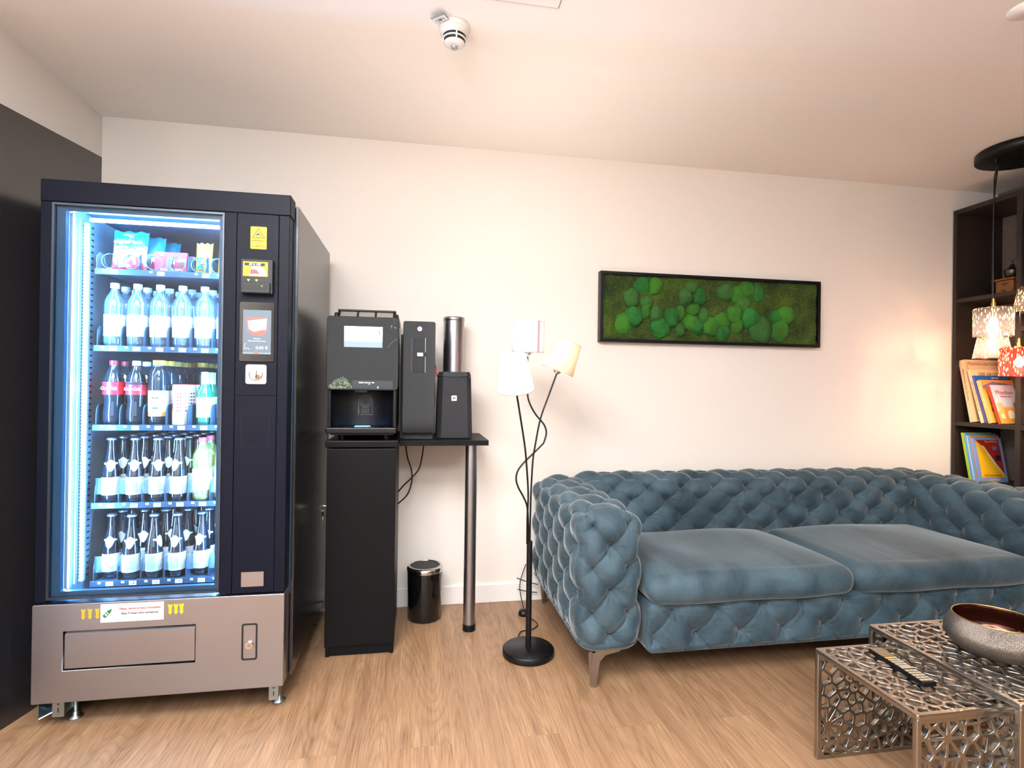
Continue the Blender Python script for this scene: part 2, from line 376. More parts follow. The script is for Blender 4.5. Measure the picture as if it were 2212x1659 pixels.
    def build(s, name, parent=None, org=None, label=None):
        o_ = ORG[parent.name] if parent is not None else (org or (0, 0, 0))
        me = bpy.data.meshes.new(name)
        me.from_pydata([(v[0]-o_[0], v[1]-o_[1], v[2]-o_[2]) for v in s.v], [], s.f)
        names = list(dict.fromkeys(s.m)); idx = {n: i for i, n in enumerate(names)}
        for n in names: me.materials.append(MATS[n])
        me.polygons.foreach_set('material_index', [idx[m] for m in s.m]); me.polygons.foreach_set('use_smooth', s.sm)
        bm = bmesh.new(); bm.from_mesh(me); bmesh.ops.recalc_face_normals(bm, faces=bm.faces); bm.to_mesh(me); bm.free()
        me.update(); o = link_mesh(name, me, parent, org)
        if label: o['label'] = label
        return o
def crom(P, k=8):
    P = [Vector(p) for p in P]; out = []
    for i in range(len(P)-1):
        a, b, c, d = P[max(i-1, 0)], P[i], P[i+1], P[min(i+2, len(P)-1)]
        for j in range(k):
            t = j/k; out.append(.5*((2*b)+(c-a)*t+(2*a-5*b+4*c-d)*t*t+(3*b-a-3*c+d)*t**3))
    out.append(P[-1]); return out
def text(parent, txt, loc, size, mat, name='lettering', rot=(PI/2, 0, 0), align='CENTER', shear=0, sx=1, bold=0, ext=.0004):
    c = bpy.data.curves.new('t', 'FONT'); c.body = txt; c.size = size; c.align_x = align; c.align_y = 'CENTER'; c.shear = shear; c.offset = bold; c.extrude = ext; c.resolution_u = 2
    o = bpy.data.objects.new('t', c); COL.objects.link(o)
    me = bpy.data.meshes.new_from_object(o); bpy.data.objects.remove(o); bpy.data.curves.remove(c)
    from mathutils import Euler
    o_ = ORG[parent.name]
    M = Matrix.Translation(Vector(loc)-Vector(o_)) @ Euler(rot).to_matrix().to_4x4() @ Matrix.Diagonal((sx, 1, 1, 1))
    me.transform(M); me.materials.clear(); me.materials.append(MATS[mat])
    return link_mesh(name, me, parent)
def curve2d(name, outer, holes, thick, mat, parent, M, bev=0):
    c = bpy.data.curves.new('c', 'CURVE'); c.dimensions = '2D'; c.fill_mode = 'BOTH'; c.extrude = thick/2; c.bevel_depth = bev; c.bevel_resolution = 1
    for loop in [outer]+holes:
        sp = c.splines.new('POLY'); sp.points.add(len(loop)-1); sp.use_cyclic_u = True
        for i, p in enumerate(loop): sp.points[i].co = (p[0], p[1], 0, 1)
    o = bpy.data.objects.new('c', c); COL.objects.link(o); me = bpy.data.meshes.new_from_object(o); bpy.data.objects.remove(o); bpy.data.curves.remove(c)
    me.transform(M); me.materials.clear(); me.materials.append(MATS[mat])
    return link_mesh(name, me, parent)
def rrect(x0, x1, z0, z1, r, n=5):
    P = []
    for cx, cz, a in ((x1-r, z1-r, 0), (x0+r, z1-r, PI/2), (x0+r, z0+r, PI), (x1-r, z0+r, 1.5*PI)):
        for i in range(n+1): q = a+PI/2*i/n; P.append((cx+r*math.cos(q), cz+r*math.sin(q)))
    return P
def copy_tree(o, parent=None):
    c = o.copy(); COL.objects.link(c); c.parent = parent; ORG[c.name] = ORG[o.name]
    for ch in list(o.children): copy_tree(ch, c)
    return c
def np_mesh(name, grids, mat, parent, org=None, label=None):
    """join numpy grids (n,m,3) to one welded smooth mesh"""
    V = []; Fs = []; k = 0
    o_ = np.array(ORG[parent.name] if parent is not None else org)
    for G, flip in grids:
        n, m = G.shape[:2]; V.append(G.reshape(-1, 3)-o_); I = np.arange(n*m).reshape(n, m)+k; k += n*m
        q = np.stack([I[:-1, :-1], I[1:, :-1], I[1:, 1:], I[:-1, 1:]], -1).reshape(-1, 4)
        Fs.append(q[:, ::-1] if flip else q)
    V = np.concatenate(V); Fq = np.concatenate(Fs)
    key = np.round(V/2e-5).astype(np.int64); _, first, inv = np.unique(key, axis=0, return_index=True, return_inverse=True)
    inv = inv.reshape(-1); V = V[first]; Fq = inv[Fq]
    me = bpy.data.meshes.new(name); me.vertices.add(len(V)); me.vertices.foreach_set('co', V.astype(np.float32).ravel())
    me.loops.add(Fq.size); me.loops.foreach_set('vertex_index', Fq.astype(np.int32).ravel())
    me.polygons.add(len(Fq)); me.polygons.foreach_set('loop_start', np.arange(0, Fq.size, 4, dtype=np.int32)); 
    try: me.polygons.foreach_set('loop_total', np.full(len(Fq), 4, dtype=np.int32))
    except Exception: pass
    me.polygons.foreach_set('use_smooth', np.ones(len(Fq), bool)); me.materials.append(MATS[mat]); me.update(calc_edges=True); me.validate()
    o = link_mesh(name, me, parent, org)
    if label: o['label'] = label
    return o
def roundbox(lo, hi, r, res, disp, coarse='', cres=.03):
    """displaced rounded box -> list of grids. faces 'x-','x+','y-','y+','z-','z+'"""
    lo = np.array(lo, float); hi = np.array(hi, float); out = []
    nd = [max(2, int(round((hi[i]-lo[i])/res)))+1 for i in range(3)]
    for ax in range(3):
        a, b = [i for i in range(3) if i != ax]
        for sgn in (0, 1):
            A = np.linspace(lo[a], hi[a], nd[a]); B = np.linspace(lo[b], hi[b], nd[b])
            G = np.zeros((nd[a], nd[b], 3)); G[..., a] = A[:, None]; G[..., b] = B[None, :]; G[..., ax] = (lo, hi)[sgn][ax]
            q = np.clip(G, lo+r, hi-r); d = G-q; n = d/np.linalg.norm(d, axis=-1, keepdims=True)
            P = q+n*(r+disp(q, n))[..., None]
            out.append((P, (sgn == 0) ^ (ax == 1)))
    return out
def tuft(s, t, ps, pt, s0, t0, Hh=.052, cr=.007, w=.0045, wr=.0026, flat=1.0):
    x = (s-s0)/ps; y = (t-t0)/pt; a = x+y; b = x-y
    D = np.sqrt((np.sin(PI*a)**2+np.sin(PI*b)**2)/2)
    h = Hh*(D**.62-1)
    km = ps*pt/math.hypot(ps, pt); fa = np.abs(a-np.round(a))*km; fb = np.abs(b-np.round(b))*km
    h -= cr*(np.exp(-(fa/w)**2)+np.exp(-(fb/w)**2))
    ra = np.round(a); rb = np.round(b); ds = (x-(ra+rb)/2)*ps; dt = (y-(ra-rb)/2)*pt; rr = np.hypot(ds, dt); ph = np.arctan2(dt, ds)
    ok = flat
    h += wr*np.cos(15*ph+3*np.sin(2*ph+ra*1.7+rb))*np.exp(-((rr-.028)/.018)**2)*ok
    return h
def sstep(x, a, b): x = np.clip((x-a)/(b-a), 0, 1); return x*x*(3-2*x)
# ---------------------------------------------------------------- the room
def struct(mb, name, label=None):
    o = mb.build(name); o['kind'] = 'structure'
    if label: o['label'] = label
    return o
struct(MB().box(XL-.1, XR+.1, YF-.1, YB+.1, -.1, 0, 'vinyl_planks'), 'floor')
struct(MB().box(XL-.1, XR+.1, YF-.1, YB+.1, H, H+.1, 'ceiling_paint'), 'ceiling')
struct(MB().box(XL-.1, XR+.1, YB, YB+.1, 0, H, 'wall_paint'), 'wall_back')
struct(MB().box(XL-.1, XL, YF, YB, 0, H, 'wall_paint'), 'wall_left')
struct(MB().box(XR, XR+.1, YF, YB, 0, H, 'concrete'), 'wall_right')
struct(MB().box(XL-.1, XR+.1, YF-.1, YF, 0, H, 'taupe_paint'), 'wall_front')
m = MB()
for a_ in ((-1.25, -1.2, .57, 2.33), (1.8, 1.85, .57, 2.33), (.275, .325, .62, 2.28)): m.box(a_[0], a_[1], YF+.001, YF+.05, a_[2], a_[3], 'white_trim')
m.box(-1.2, 1.8, YF+.001, YF+.05, .57, .6, 'white_trim').box(-1.2, 1.8, YF+.001, YF+.05, 2.3, 2.33, 'white_trim'); struct(m, 'added_window')  # unseen window frame, added to go with the front fill light
struct(MB().box(XL, XR, YB-.013, YB, 0, .097, 'white_trim', .003), 'baseboard_back')
struct(MB().box(XL, XL+.013, YF, YB-.013, 0, .097, 'white_trim', .003), 'baseboard_left')
# flush hatch in the ceiling with its fine shadow gap
t = thing('ceiling_hatch', (.15, 1.5, H), 'white flush access hatch in the ceiling at the top edge', 'hatch')
MB().box(-.15, .456, 1.2, 1.803, H-.001, H+.0, 'gap_grey').build('gap_frame', t)
MB().box(-.146, .4515, 1.2045, 1.7985, H-.003, H-.001, 'ceiling_paint').build('panel', t)
# smoke detector
sx, sy = .117, 1.967
t = thing('smoke_detector', (sx, sy, H), 'round white smoke detector with black slots and a numbered tag on the ceiling', 'smoke detector')
MB().lathe([(0, 0), (.056, 0), (.056, -.012), (.052, -.02), (.0, -.02)], (sx, sy, H), 'white_plastic', 40).build('base', t)
MB().lathe([(.0505, -.02), (.05, -.028), (.043, -.032), (.043, -.036), (0, -.036)], (sx, sy, H), 'white_plastic', 40).build('housing', t)
b = MB().lathe([(.041, -.036), (.036, -.060)], (sx, sy, H), 'dark_slot', 40)
b.build('slot_ring', t, label='black slotted ring')
b = MB().lathe([(.0425, -.0455), (.0425, -.048), (.038, -.050), (.036, -.0478)], (sx, sy, H), 'white_plastic', 40)
for i in range(4):
    q = i*PI/2+PI/2+.12; b.box(sx+math.cos(q)*.040-.0025, sx+math.cos(q)*.040+.0025, sy+math.sin(q)*.040-.0025, sy+math.sin(q)*.040+.0025, H-.06, H-.034, 'white_plastic')
b.build('cage', t)
MB().lathe([(.037, -.058), (.037, -.061), (.030, -.066), (.014, -.070), (0, -.070)], (sx, sy, H), 'white_plastic', 40).build('cap', t)
MB().lathe([(.012, -.069), (.011, -.076), (.006, -.081), (0, -.082)], (sx, sy, H), 'plastic_guard', 20).build('sensor_tip', t, label='clear plastic sensor tip')
tg = MB(); Tm = Matrix.Translation((.063, 1.910, H-.014)) @ Matrix.Rotation(math.radians(-40), 4, 'Z')
tg.T = Tm; tg.box(-.028, .028, -.019, .016, -.001, .001, 'plastic_guard', 0); tp = tg.build('number_tag', t, label='clear plastic tag')
pl = MB(); pl.T = Tm; pl.box(-.025, .025, -.010, .014, -.002, -.0012, 'white'); pl.build('paper', tp)
text(tp, '128/1', (.064, 1.913, H-.0165), .0175, 'ink', rot=(PI, 0, math.radians(-40)))
# small fitting at the right of the ceiling
t = thing('sprinkler', (1.985, 1.49, H), 'small white round fitting hanging from the ceiling at the top right corner', 'sprinkler')
MB().lathe([(0, 0), (.055, 0), (.055, -.003), (0, -.004)], (1.985, 1.51, H), 'ceiling_paint', 32).build('cover_plate', t)
MB().lathe([(.0, -.004), (.024, -.004), (.026, -.014), (.024, -.026), (0, -.028)], (1.99, 1.49, H), 'white_plastic', 24).build('body', t)

# tall dark panel at the left
t = thing('partition_panel', (-1.261, 2.473, 0), 'tall dark grey satin panel standing left of and behind the vending machine', 'panel')
dx, dy = -math.sin(math.radians(12.2)), -math.cos(math.radians(12.2)); L_ = 1.12
nx, ny = -dy, dx   # towards the camera side (+x)
A = Vector((-1.261, 2.473, 0)); B = A+Vector((dx, dy, 0))*L_; Nn = Vector((-nx, -ny, 0))*.03
mb = MB(); mb.prism([A+Vector((0, 0, .002)), B+Vector((0, 0, .002)), B+Nn+Vector((0, 0, .002)), A+Nn+Vector((0, 0, .002))], (0, 0, 2.064), 'black_panel'); mb.build('board', t)

# ---------------------------------------------------------------- vending machine
VX0, VX1, VY = -1.212, -.432, 2.05
V = thing('vending_machine', (-.83, 2.45, 0), 'tall black vending machine with a lit glass front and steel base door', 'vending machine')
YBK = 2.86
m = MB()   # carcass
m.box(VX0, VX0+.04, 2.125, YBK, .10, 1.81, 'black_side').box(VX1-.012, VX1, 2.125, YBK, .10, 1.812, 'black_side', .002)
m.box(VX0, VX1-.013, 2.126, YBK, 1.765, 1.809, 'black_side').box(VX0, VX1-.013, YBK-.03, YBK-.001, .101, 1.80, 'black_side').box(VX0, VX1-.013, 2.126, YBK, .101, .40, 'black_side')
m.box(-.66, -.444, 2.125, YBK, .40, 1.765, 'liner_glow_tint')
m.build('cabinet', V)
m = MB(); m.box(VX0+.04, VX0+.048, 2.125, YBK-.03, .40, 1.765, 'liner').box(VX0+.04, -.66, YBK-.038, YBK-.03, .40, 1.765, 'liner_glow_tint').box(-.668, -.66, 2.20, YBK-.03, .40, 1.765, 'liner')
m.box(VX0+.04, -.66, 2.125, YBK-.03, 1.757, 1.765, 'liner_glow_tint').box(VX0+.04, -.66, 2.125, YBK-.03, .40, .404, 'liner_glow_tint')
for z in np.arange(.46, 1.72, .022):
    m.box(VX0+.048, VX0+.0485, 2.225, 2.24, z, z+.006, 'dark_slot')
m.build('inner_liner', V)
MB().box(-1.2255, -.444, 2.05, 2.1255, 1.755, 1.828, 'black_coat', .003).build('header_panel', V)
# door: black stile left, frame, right control column
m = MB(); m.box(-1.225, -1.190, 2.052, 2.12, .432, 1.755, 'black_coat', .002).build('door_stile', V)
m = MB(); m.box(-.661, -.622, 2.052, 2.12, .432, 1.755, 'black_coat', .001).box(-.6205, -.484, 2.053, 2.12, 1.120, 1.755, 'black_coat', .001).box(-.6205, -.484, 2.053, 2.12, .432, 1.1185, 'black_coat', .001).box(-.4825, -.447, 2.052, 2.12, .432, 1.755, 'black_coat', .002)
col = m.build('control_column', V)
MB().box(-.640, -.452, 2.06, 2.122, .44, 1.75, 'dark_slot').build('column_backing', V)
fr = MB(); y0, y1 = 2.053, 2.075
fr.box(-1.190, -1.183, y0-.004, y1, .44, 1.752, 'trim_metal').box(-1.183, -.665, y0-.004, y1, 1.745, 1.752, 'trim_metal').box(-1.183, -.665, y0-.004, y1, .44, .447, 'trim_metal').box(-.6665, -.661, y0-.004, y1, .44, 1.752, 'trim_metal')
fr.build('glass_trim', V, label='bright metal trim around the glass')
fr = MB()
fr.box(-1.183, -1.157, 2.064, 2.082, .447, 1.745, 'liner_glow_tint').box(-.681, -.6665, 2.064, 2.12, .447, 1.745, 'liner_glow_tint').box(-1.157, -.681, 2.064, 2.082, 1.729, 1.745, 'liner_glow_tint').box(-1.157, -.681, 2.064, 2.082, .447, .462, 'liner_glow_tint')
fr.build('glass_border', V)  # border shares the liner colour with the strips' blue glow painted in
MB().box(-1.183, -.6665, 2.056, 2.060, .447, 1.745, 'pane_glass').build('glass_pane', V)
# light strips and door inside
MB().box(-1.1575, -1.1465, 2.0835, 2.0842, .465, 1.727, 'liner').build('added_strip_shield', V)  # added shield that keeps the strip's light off the ceiling
m = MB(); m.box(-1.1575, -1.146, 2.0845, 2.092, .465, 1.727, 'led').build('light_strip', V, label='glowing bluish white light strip')
m = MB(); m.box(-.688, -.680, 2.120, 2.128, .465, 1.727, 'led').build('light_strip', V, label='glowing bluish white light strip')
m = MB(); m.box(-1.11, -.70, 2.11, 2.122, 1.712, 1.722, 'led_top').build('light_strip', V, label='glowing bluish white light strip')
m = MB(); m.box(-1.166, -1.158, 2.092, 2.135, .46, 1.73, 'liner').box(-1.166, -1.155, 2.140, 2.155, .46, 1.73, 'liner').build('door_lining', V)
m = MB(); m.box(-1.160, -1.146, 2.168, 2.180, .46, 1.72, 'clear_white')
for z in np.arange(.47, 1.71, .012): m.box(-1.161, -1.144, 2.1675, 2.1705, z, z+.005, 'liner')
m.box(-1.158, -1.148, 2.186, 2.192, .46, 1.72, 'liner').build('gasket', V, label='ribbed white rubber seal')
# lower steel door
m = MB()
fx0, fx1, fz0, fz1 = -1.137, -.730, .205, .338
bd = curve2d('base_door', rrect(-1.225, -.447, .104, .425, .003), [[(fx0, fz0), (fx1, fz0), (fx1, fz1), (fx0, fz1)]], .070, 'steel', V, Matrix.Translation((-V.location.x, 2.081-V.location.y, 0)) @ Matrix.Rotation(PI/2, 4, 'X'), .0015)
MB().box(fx0, fx1, 2.085, 2.115, fz0, fz1, 'dark_slot').build('flap_recess', V)
m = MB(); m.prism([(fx0+.007, 2.046, fz0+.008), (fx0+.007, 2.046, fz1-.014), (fx0+.007, 2.062, fz1-.001), (fx0+.007, 2.068, fz1-.001), (fx0+.007, 2.052, fz0+.008)], (fx1-fx0-.011, 0, 0), 'steel'); m.build('delivery_flap', V)
g = curve2d('lock_seal', rrect(-.584, -.532, .202, .329, .008), [rrect(-.578, -.538, .208, .323, .004)], .002, 'dark_slot', V, Matrix.Translation((-V.location.x, 2.0445-V.location.y, 0)) @ Matrix.Rotation(PI/2, 4, 'X'))
lk = MB().cyl((-.558, 2.045, .255), (-.558, 2.036, .255), .0135, .0125, 'chrome').build('lock_cylinder', V)
MB().box(-.562, -.552, 2.0355, 2.0362, .2535, .2565, 'dark_slot').cyl((-.558, 2.0362, .2555), (-.558, 2.0352, .2555), .0055, .005, 'brass').build('key_slot', lk)
st = MB().box(-1.0245, -.832, 2.0442, 2.0452, .3595, .420, 'white').build('instruction_sticker', V, label='white sticker with red and black German and English text')
text(st, 'Please, remove product immediately', (-.9045, 2.0438, .4025), .0108, 'red_ink', sx=.80, bold=.00025)
text(st, 'Bitte Produkt sofort entnehmen', (-.9045, 2.0438, .3865), .0108, 'ink', sx=.80, bold=.0002)
b = MB(); b.T = Matrix.Translation((-1.003, 0, .390)) @ Matrix.Rotation(math.radians(43), 4, 'Y')
b.poly([(-.006, -.017), (.006, -.017), (.006, -.001), (-.006, -.001)], 2.0442, 'green_ink').poly([(-.006, .002), (.006, .001), (.006, .008), (.003, .012), (.0025, .017), (-.0025, .017), (-.003, .012), (-.006, .008)], 2.0442, 'green_ink')
b.poly([(-.0035, -.009), (.0035, -.009), (.0035, -.004), (-.0035, -.004)], 2.0434, 'white', .0004)
for q in (.3, 1.2, 2.2, 3.4, 5.6): b.poly([(.013*math.cos(q), .017*math.sin(q)), (.016*math.cos(q), .02*math.sin(q)), (.016*math.cos(q)+.001, .02*math.sin(q)-.001)], 2.0442, 'ink')
b.build('broken_bottle_print', st, label='green broken bottle symbol')
def arrow(cx, zt):
    h = .036; return [(cx-.0068, zt), (cx, zt-.003), (cx+.0068, zt), (cx+.0062, zt-.008), (cx+.0042, zt-.012), (cx+.0042, zt-.026), (cx+.0068, zt-.026), (cx, zt-h), (cx-.0068, zt-.026), (cx-.0042, zt-.026), (cx-.0042, zt-.012), (cx-.0062, zt-.008)]
for cx, zt, mt in ((-1.076, .4075, 'amber'), (-1.056, .4075, 'amber'), (-1.034, .4075, 'amber'), (-.812, .4095, 'yellow'), (-.794, .4095, 'yellow'), (-.7765, .4095, 'yellow')):
    MB().poly(arrow(cx, zt), 2.0450, mt).build('arrow_sticker', V, label='yellow arrow pointing down')
# feet and brackets
for fx, fy in ((-1.147, 2.145), (-.482, 2.145), (-1.147, 2.79), (-.482, 2.79)):
    MB().lathe([(0, 0), (.024, 0), (.024, .003), (.012, .008), (.012, .020), (.009, .021), (.009, .102)], (fx, fy, 0), 'zinc', 24).build('levelling_foot', V)
m = MB(); m.box(-1.228, -1.2265, 2.085, 2.20, .03, .10, 'zinc').prism([(-1.227, 2.085, .03), (-1.185, 2.11, .045), (-1.185, 2.112, .048), (-1.227, 2.087, .033)], (0, .12, .05), 'zinc').build('bracket', V)
for x0, x1 in ((-1.186, -1.150), (-.502, -.470)):
    m = MB(); m.box(x0, x1, 2.085, 2.087, .035, .101, 'zinc').box(x0, x0+.002, 2.087, 2.14, .04, .101, 'zinc').box(x1-.002, x1, 2.087, 2.14, .04, .101, 'zinc')
    m.cyl(((x0+x1)/2, 2.0855, .078), ((x0+x1)/2, 2.0845, .078), .0028, .0028, 'dark_slot', 12).box((x0+x1)/2-.0016, (x0+x1)/2+.0016, 2.0845, 2.0855, .050, .066, 'dark_slot')
    m.build('foot_bracket', V)
# control column fittings
Mv = lambda y: Matrix.Translation((-V.location.x, y-V.location.y, 0)) @ Matrix.Rotation(PI/2, 4, 'X')
curve2d('panel_seam', rrect(-.615, -.492, 1.475, 1.718, .006), [rrect(-.6143, -.4927, 1.4757, 1.7173, .0055)], .0006, 'dark_slot', col, Mv(2.0527))
curve2d('panel_seam', rrect(-.599, -.507, .942, 1.056, .001), [rrect(-.5983, -.5077, .9427, 1.0553, .0009)], .0006, 'dark_slot', col, Mv(2.0527))
w = curve2d('warning_sticker', rrect(-.5765, -.5235, 1.6325, 1.7105, .003), [], .001, 'yellow', V, Mv(2.0522)); w['label'] = 'yellow warning sticker with camera symbol'
tri = [(-.550, 1.7055), (-.5285, 1.671), (-.5715, 1.671)]; tri2 = [(-.550, 1.7015), (-.5320, 1.6732), (-.5680, 1.6732)]
curve2d('triangle', tri, [tri2], .0006, 'ink', w, Mv(2.0515))
b = MB(); b.poly([(-.5605, 1.6815), (-.5485, 1.6885), (-.5455, 1.684), (-.5575, 1.6795)], 2.0517, 'ink', .0006).poly([(-.547, 1.684), (-.5455, 1.682), (-.5405, 1.6805), (-.5385, 1.683), (-.538, 1.677), (-.540, 1.679), (-.547, 1.6795)], 2.0517, 'ink', .0006); b.build('camera_symbol', w)
for s_, z, h in (('WARNING', 1.6615, .0100), ('CCTV', 1.6505, .0080), ('IN OPERATION', 1.6415, .0076)): text(w, s_, (-.550, 2.0515, z), h, 'ink', bold=.0002, sx=.93)
bz = MB().box(-.600, -.497, 2.030, 2.053, 1.474, 1.592, 'black_matte', .002).box(-.596, -.503, 2.020, 2.03, 1.474, 1.512, 'black_matte', .003).build('note_acceptor', V, label='black banknote acceptor')
MB().box(-.595, -.513, 2.0192, 2.0202, 1.488, 1.502, 'dark_slot').build('note_slot', bz)
b = MB()
for cx in (-.575, -.549): MB().poly([(cx-.0045, 1.5215), (cx+.0045, 1.5215), (cx, 1.5145)], 2.0298, 'green_led').build('green_light', bz, label='glowing green arrow')
b.poly([(-.531, 1.498), (-.527, 1.500), (-.527, 1.496)], 2.0192, 'green_led').build('green_light', bz, label='glowing green arrow')
ns = MB().box(-.5925, -.5125, 2.0288, 2.0301, 1.5325, 1.5825, 'yellow').build('note_sticker', V, label='yellow sticker showing a hand feeding a banknote')
b = MB().poly([(-.588, 1.5685), (-.522, 1.5685), (-.522, 1.5785), (-.588, 1.5785)], 2.0290, 'ink', .0006)
b.poly([(-.571, 1.5345), (-.532, 1.5345), (-.537, 1.568), (-.565, 1.568)], 2.0290, 'box_pale', .0006).poly([(-.570, 1.541), (-.536, 1.541), (-.538, 1.556), (-.567, 1.556)], 2.0283, 'bag_red', .0004)
b.poly([(-.5145, 1.534), (-.532, 1.534), (-.5495, 1.556), (-.553, 1.562), (-.549, 1.563), (-.541, 1.558), (-.538, 1.562), (-.528, 1.562), (-.522, 1.554)], 2.0279, 'white', .0005)
b.build('hand_print', ns)
text(ns, '5€ & 10€', (-.555, 2.0280, 1.5735), .0095, 'white', shear=.25, bold=.0002); text(ns, 'max', (-.580, 2.0284, 1.552), .0070, 'ink')
sc = curve2d('touch_screen', rrect(-.6065, -.4935, 1.2395, 1.4455, .005), [], .006, 'glass_black', V, Mv(2.0515)); sc['label'] = 'dark framed touch screen lit blue grey'
scr = MB().box(-.5955, -.5035, 2.0475, 2.0486, 1.2645, 1.4185, 'screen_bg').build('display', sc)
b = MB(); b.poly([(-.586, 1.393), (-.515, 1.393), (-.517, 1.345), (-.525, 1.334), (-.545, 1.329), (-.565, 1.333), (-.580, 1.345)], 2.0474, 'screen_red', .0004)
b.poly([(-.580, 1.380), (-.518, 1.389), (-.520, 1.350), (-.530, 1.350), (-.560, 1.342), (-.576, 1.352)], 2.0470, 'screen_white', .0003)
for i in range(7): b.poly([(-.575+i*.008, 1.336), (-.573+i*.008, 1.336), (-.568+i*.008, 1.350), (-.570+i*.008, 1.350)], 2.0467, 'screen_red', .0003)
b.build('basket_picture', scr); b = MB(); b.poly([(-.5955, 1.2660), (-.5035, 1.2660), (-.5035, 1.2700), (-.5955, 1.2700)], 2.0474, 'screen_pale', .0003)
b.poly([(-.557, 1.2655), (-.545, 1.2655), (-.545, 1.2765), (-.557, 1.2765)], 2.0470, 'screen_red', .0003).build('menu_bar', scr)
# small text only: keep to the words that can be read
text(scr, 'Welcome', (-.5495, 2.0471, 1.3185), .0062, 'screen_text'); text(scr, 'Please touch the screen', (-.5495, 2.0471, 1.3105), .0060, 'screen_text'); text(scr, '0.00 €', (-.533, 2.0471, 1.2865), .0155, 'screen_text')
b = MB(); b.tube(crom([(-.592, 2.047, 1.28), (-.588, 2.047, 1.298), (-.585, 2.047, 1.302)], 4), .0006, 'screen_text', 5); b.tube(crom([(-.587, 2.047, 1.281), (-.583, 2.047, 1.286), (-.578, 2.047, 1.284), (-.572, 2.047, 1.280)], 4), .0007, 'screen_text', 5); b.build('hand_icon', scr)
cp = curve2d('coin_plate', rrect(-.5855, -.5165, 1.160, 1.2285, .008), [], .004, 'steel', V, Mv(2.0505)); cp['label'] = 'brushed steel coin plate'
MB().lathe([(.0225, 0), (.020, .004), (.008, .007), (0, .008)], (0, 0, 0), 'chrome', 32).build('coin_cup', cp) if False else None
cc = MB(); cc.T = Matrix.Translation((-.5515, 2.0485, 1.1945)) @ Matrix.Rotation(PI/2, 4, 'X'); cc.lathe([(.0225, 0), (.0215, .0015), (.017, .0005), (.010, .004), (0, .0055)], (0, 0, 0), 'chrome', 32); cup = cc.build('coin_cup', cp)
MB().box(-.5500, -.5475, 2.0415, 2.047, 1.181, 1.208, 'dark_slot').build('coin_slot', cup)
MB().box(-.5905, -.5170, 2.0515, 2.0535, .454, .505, 'steel').build('blank_plate', V, label='small plain steel plate')

# ---- trays
TX0, PITCH = -1.139, .0775
ZT = [1.568, 1.292, 1.007, .727, .447]
colx = [-1.097+PITCH*.985*i for i in range(6)]
for r_, zt in enumerate(ZT):
    m = MB(); m.box(TX0, -.672, 2.205, 2.80, zt-.012, zt-.004, 'tray_grey').box(TX0, -.672, 2.199, 2.205, zt-.021, zt, 'strip_grey', .001)
    if r_: m.box(-.921, -.912, 2.1985, 2.2, zt-.021, zt+.001, 'liner_glow_tint')
    tr = m.build('tray', V)
    for i in range(6):
        if r_ == 0 and i in (1, 3): continue
        px = colx[i]+.012
        MB().box(px-.002, px+.022, 2.1975, 2.1992, zt-.018, zt-.004, 'label_white').build('price_tag', tr)
        text(tr, '2,00', (px+.010, 2.197, zt-.011), .0095, 'ink')
        MB().box(px-.028, px-.018, 2.1975, 2.1992, zt-.010, zt-.003, 'label_white').build('code_tag', tr)
        text(tr, 'ABCDE'[r_]+str(i), (px-.023, 2.197, zt-.0065), .006, 'ink')
    if r_ == 0:
        for xd, mt in ((TX0+.002, 'liner'), (-1.0, 'tray_grey'), (-.906, 'liner'), (-.835, 'tray_grey'), (-.775, 'tray_grey')):
            b = MB(); b.prism([(xd, 2.206, zt), (xd, 2.206, zt+.045), (xd, 2.225, zt+.062), (xd, 2.78, zt+.062), (xd, 2.78, zt)], (.0012, 0, 0), mt); b.build('divider', tr)
    else:
        for i in range(7):
            xd = colx[0]-PITCH/2+PITCH*.985*i+.004
            pr = [(0, 0), (0, .045), (.004, .062), (.014, .075), (.028, .078), (.57, .078), (.57, 0)]
            b = MB(); b.prism([(xd, 2.207+a, zt+z-.004) for a, z in pr], (.0014, 0, 0), 'tray_grey'); b.build('divider', tr)
            if r_ >= 3 and i < 6:
                g_ = [(xd+.004, 2.205), (xd+.012, 2.203), (xd+PITCH-.020, 2.203), (xd+PITCH-.012, 2.206)]
                b = MB()
                for (xa, ya), (xb, yb) in zip(g_[:-1], g_[1:]): b.add([(xa, ya, zt+.03), (xb, yb, zt+.03), (xb, yb, zt+.088), (xa, ya, zt+.088)], [(0, 1, 2, 3)], 'plastic_guard')
                b.build('bottle_guard', tr, label='clear plastic guard')
# spirals on the snack tray
for cx in (-1.094, -1.022, -.948, -.870, -.797, -.735):
    pts = [(cx+.0265*math.cos(2*PI*k/16+PI/2), 2.2055, ZT[0]+.0285+.0265*math.sin(2*PI*k/16+PI/2)) for k in range(16)]
    for k in range(16*7+1):
        q = 2*PI*k/16+PI/2; pts.append((cx+.0265*math.cos(q), 2.208+k/16*.078, ZT[0]+.0285+.0265*math.sin(q)))
    MB().tube(pts, .0019, 'coil', 6).build('spiral', bpy.data.objects['tray'])
# bottom grille
m = MB()
for i in range(34): m.box(-1.10+i*.0125, -1.0965+i*.0125, 2.135, 2.19, .404, .409, 'liner')
m.build('air_grille', V)

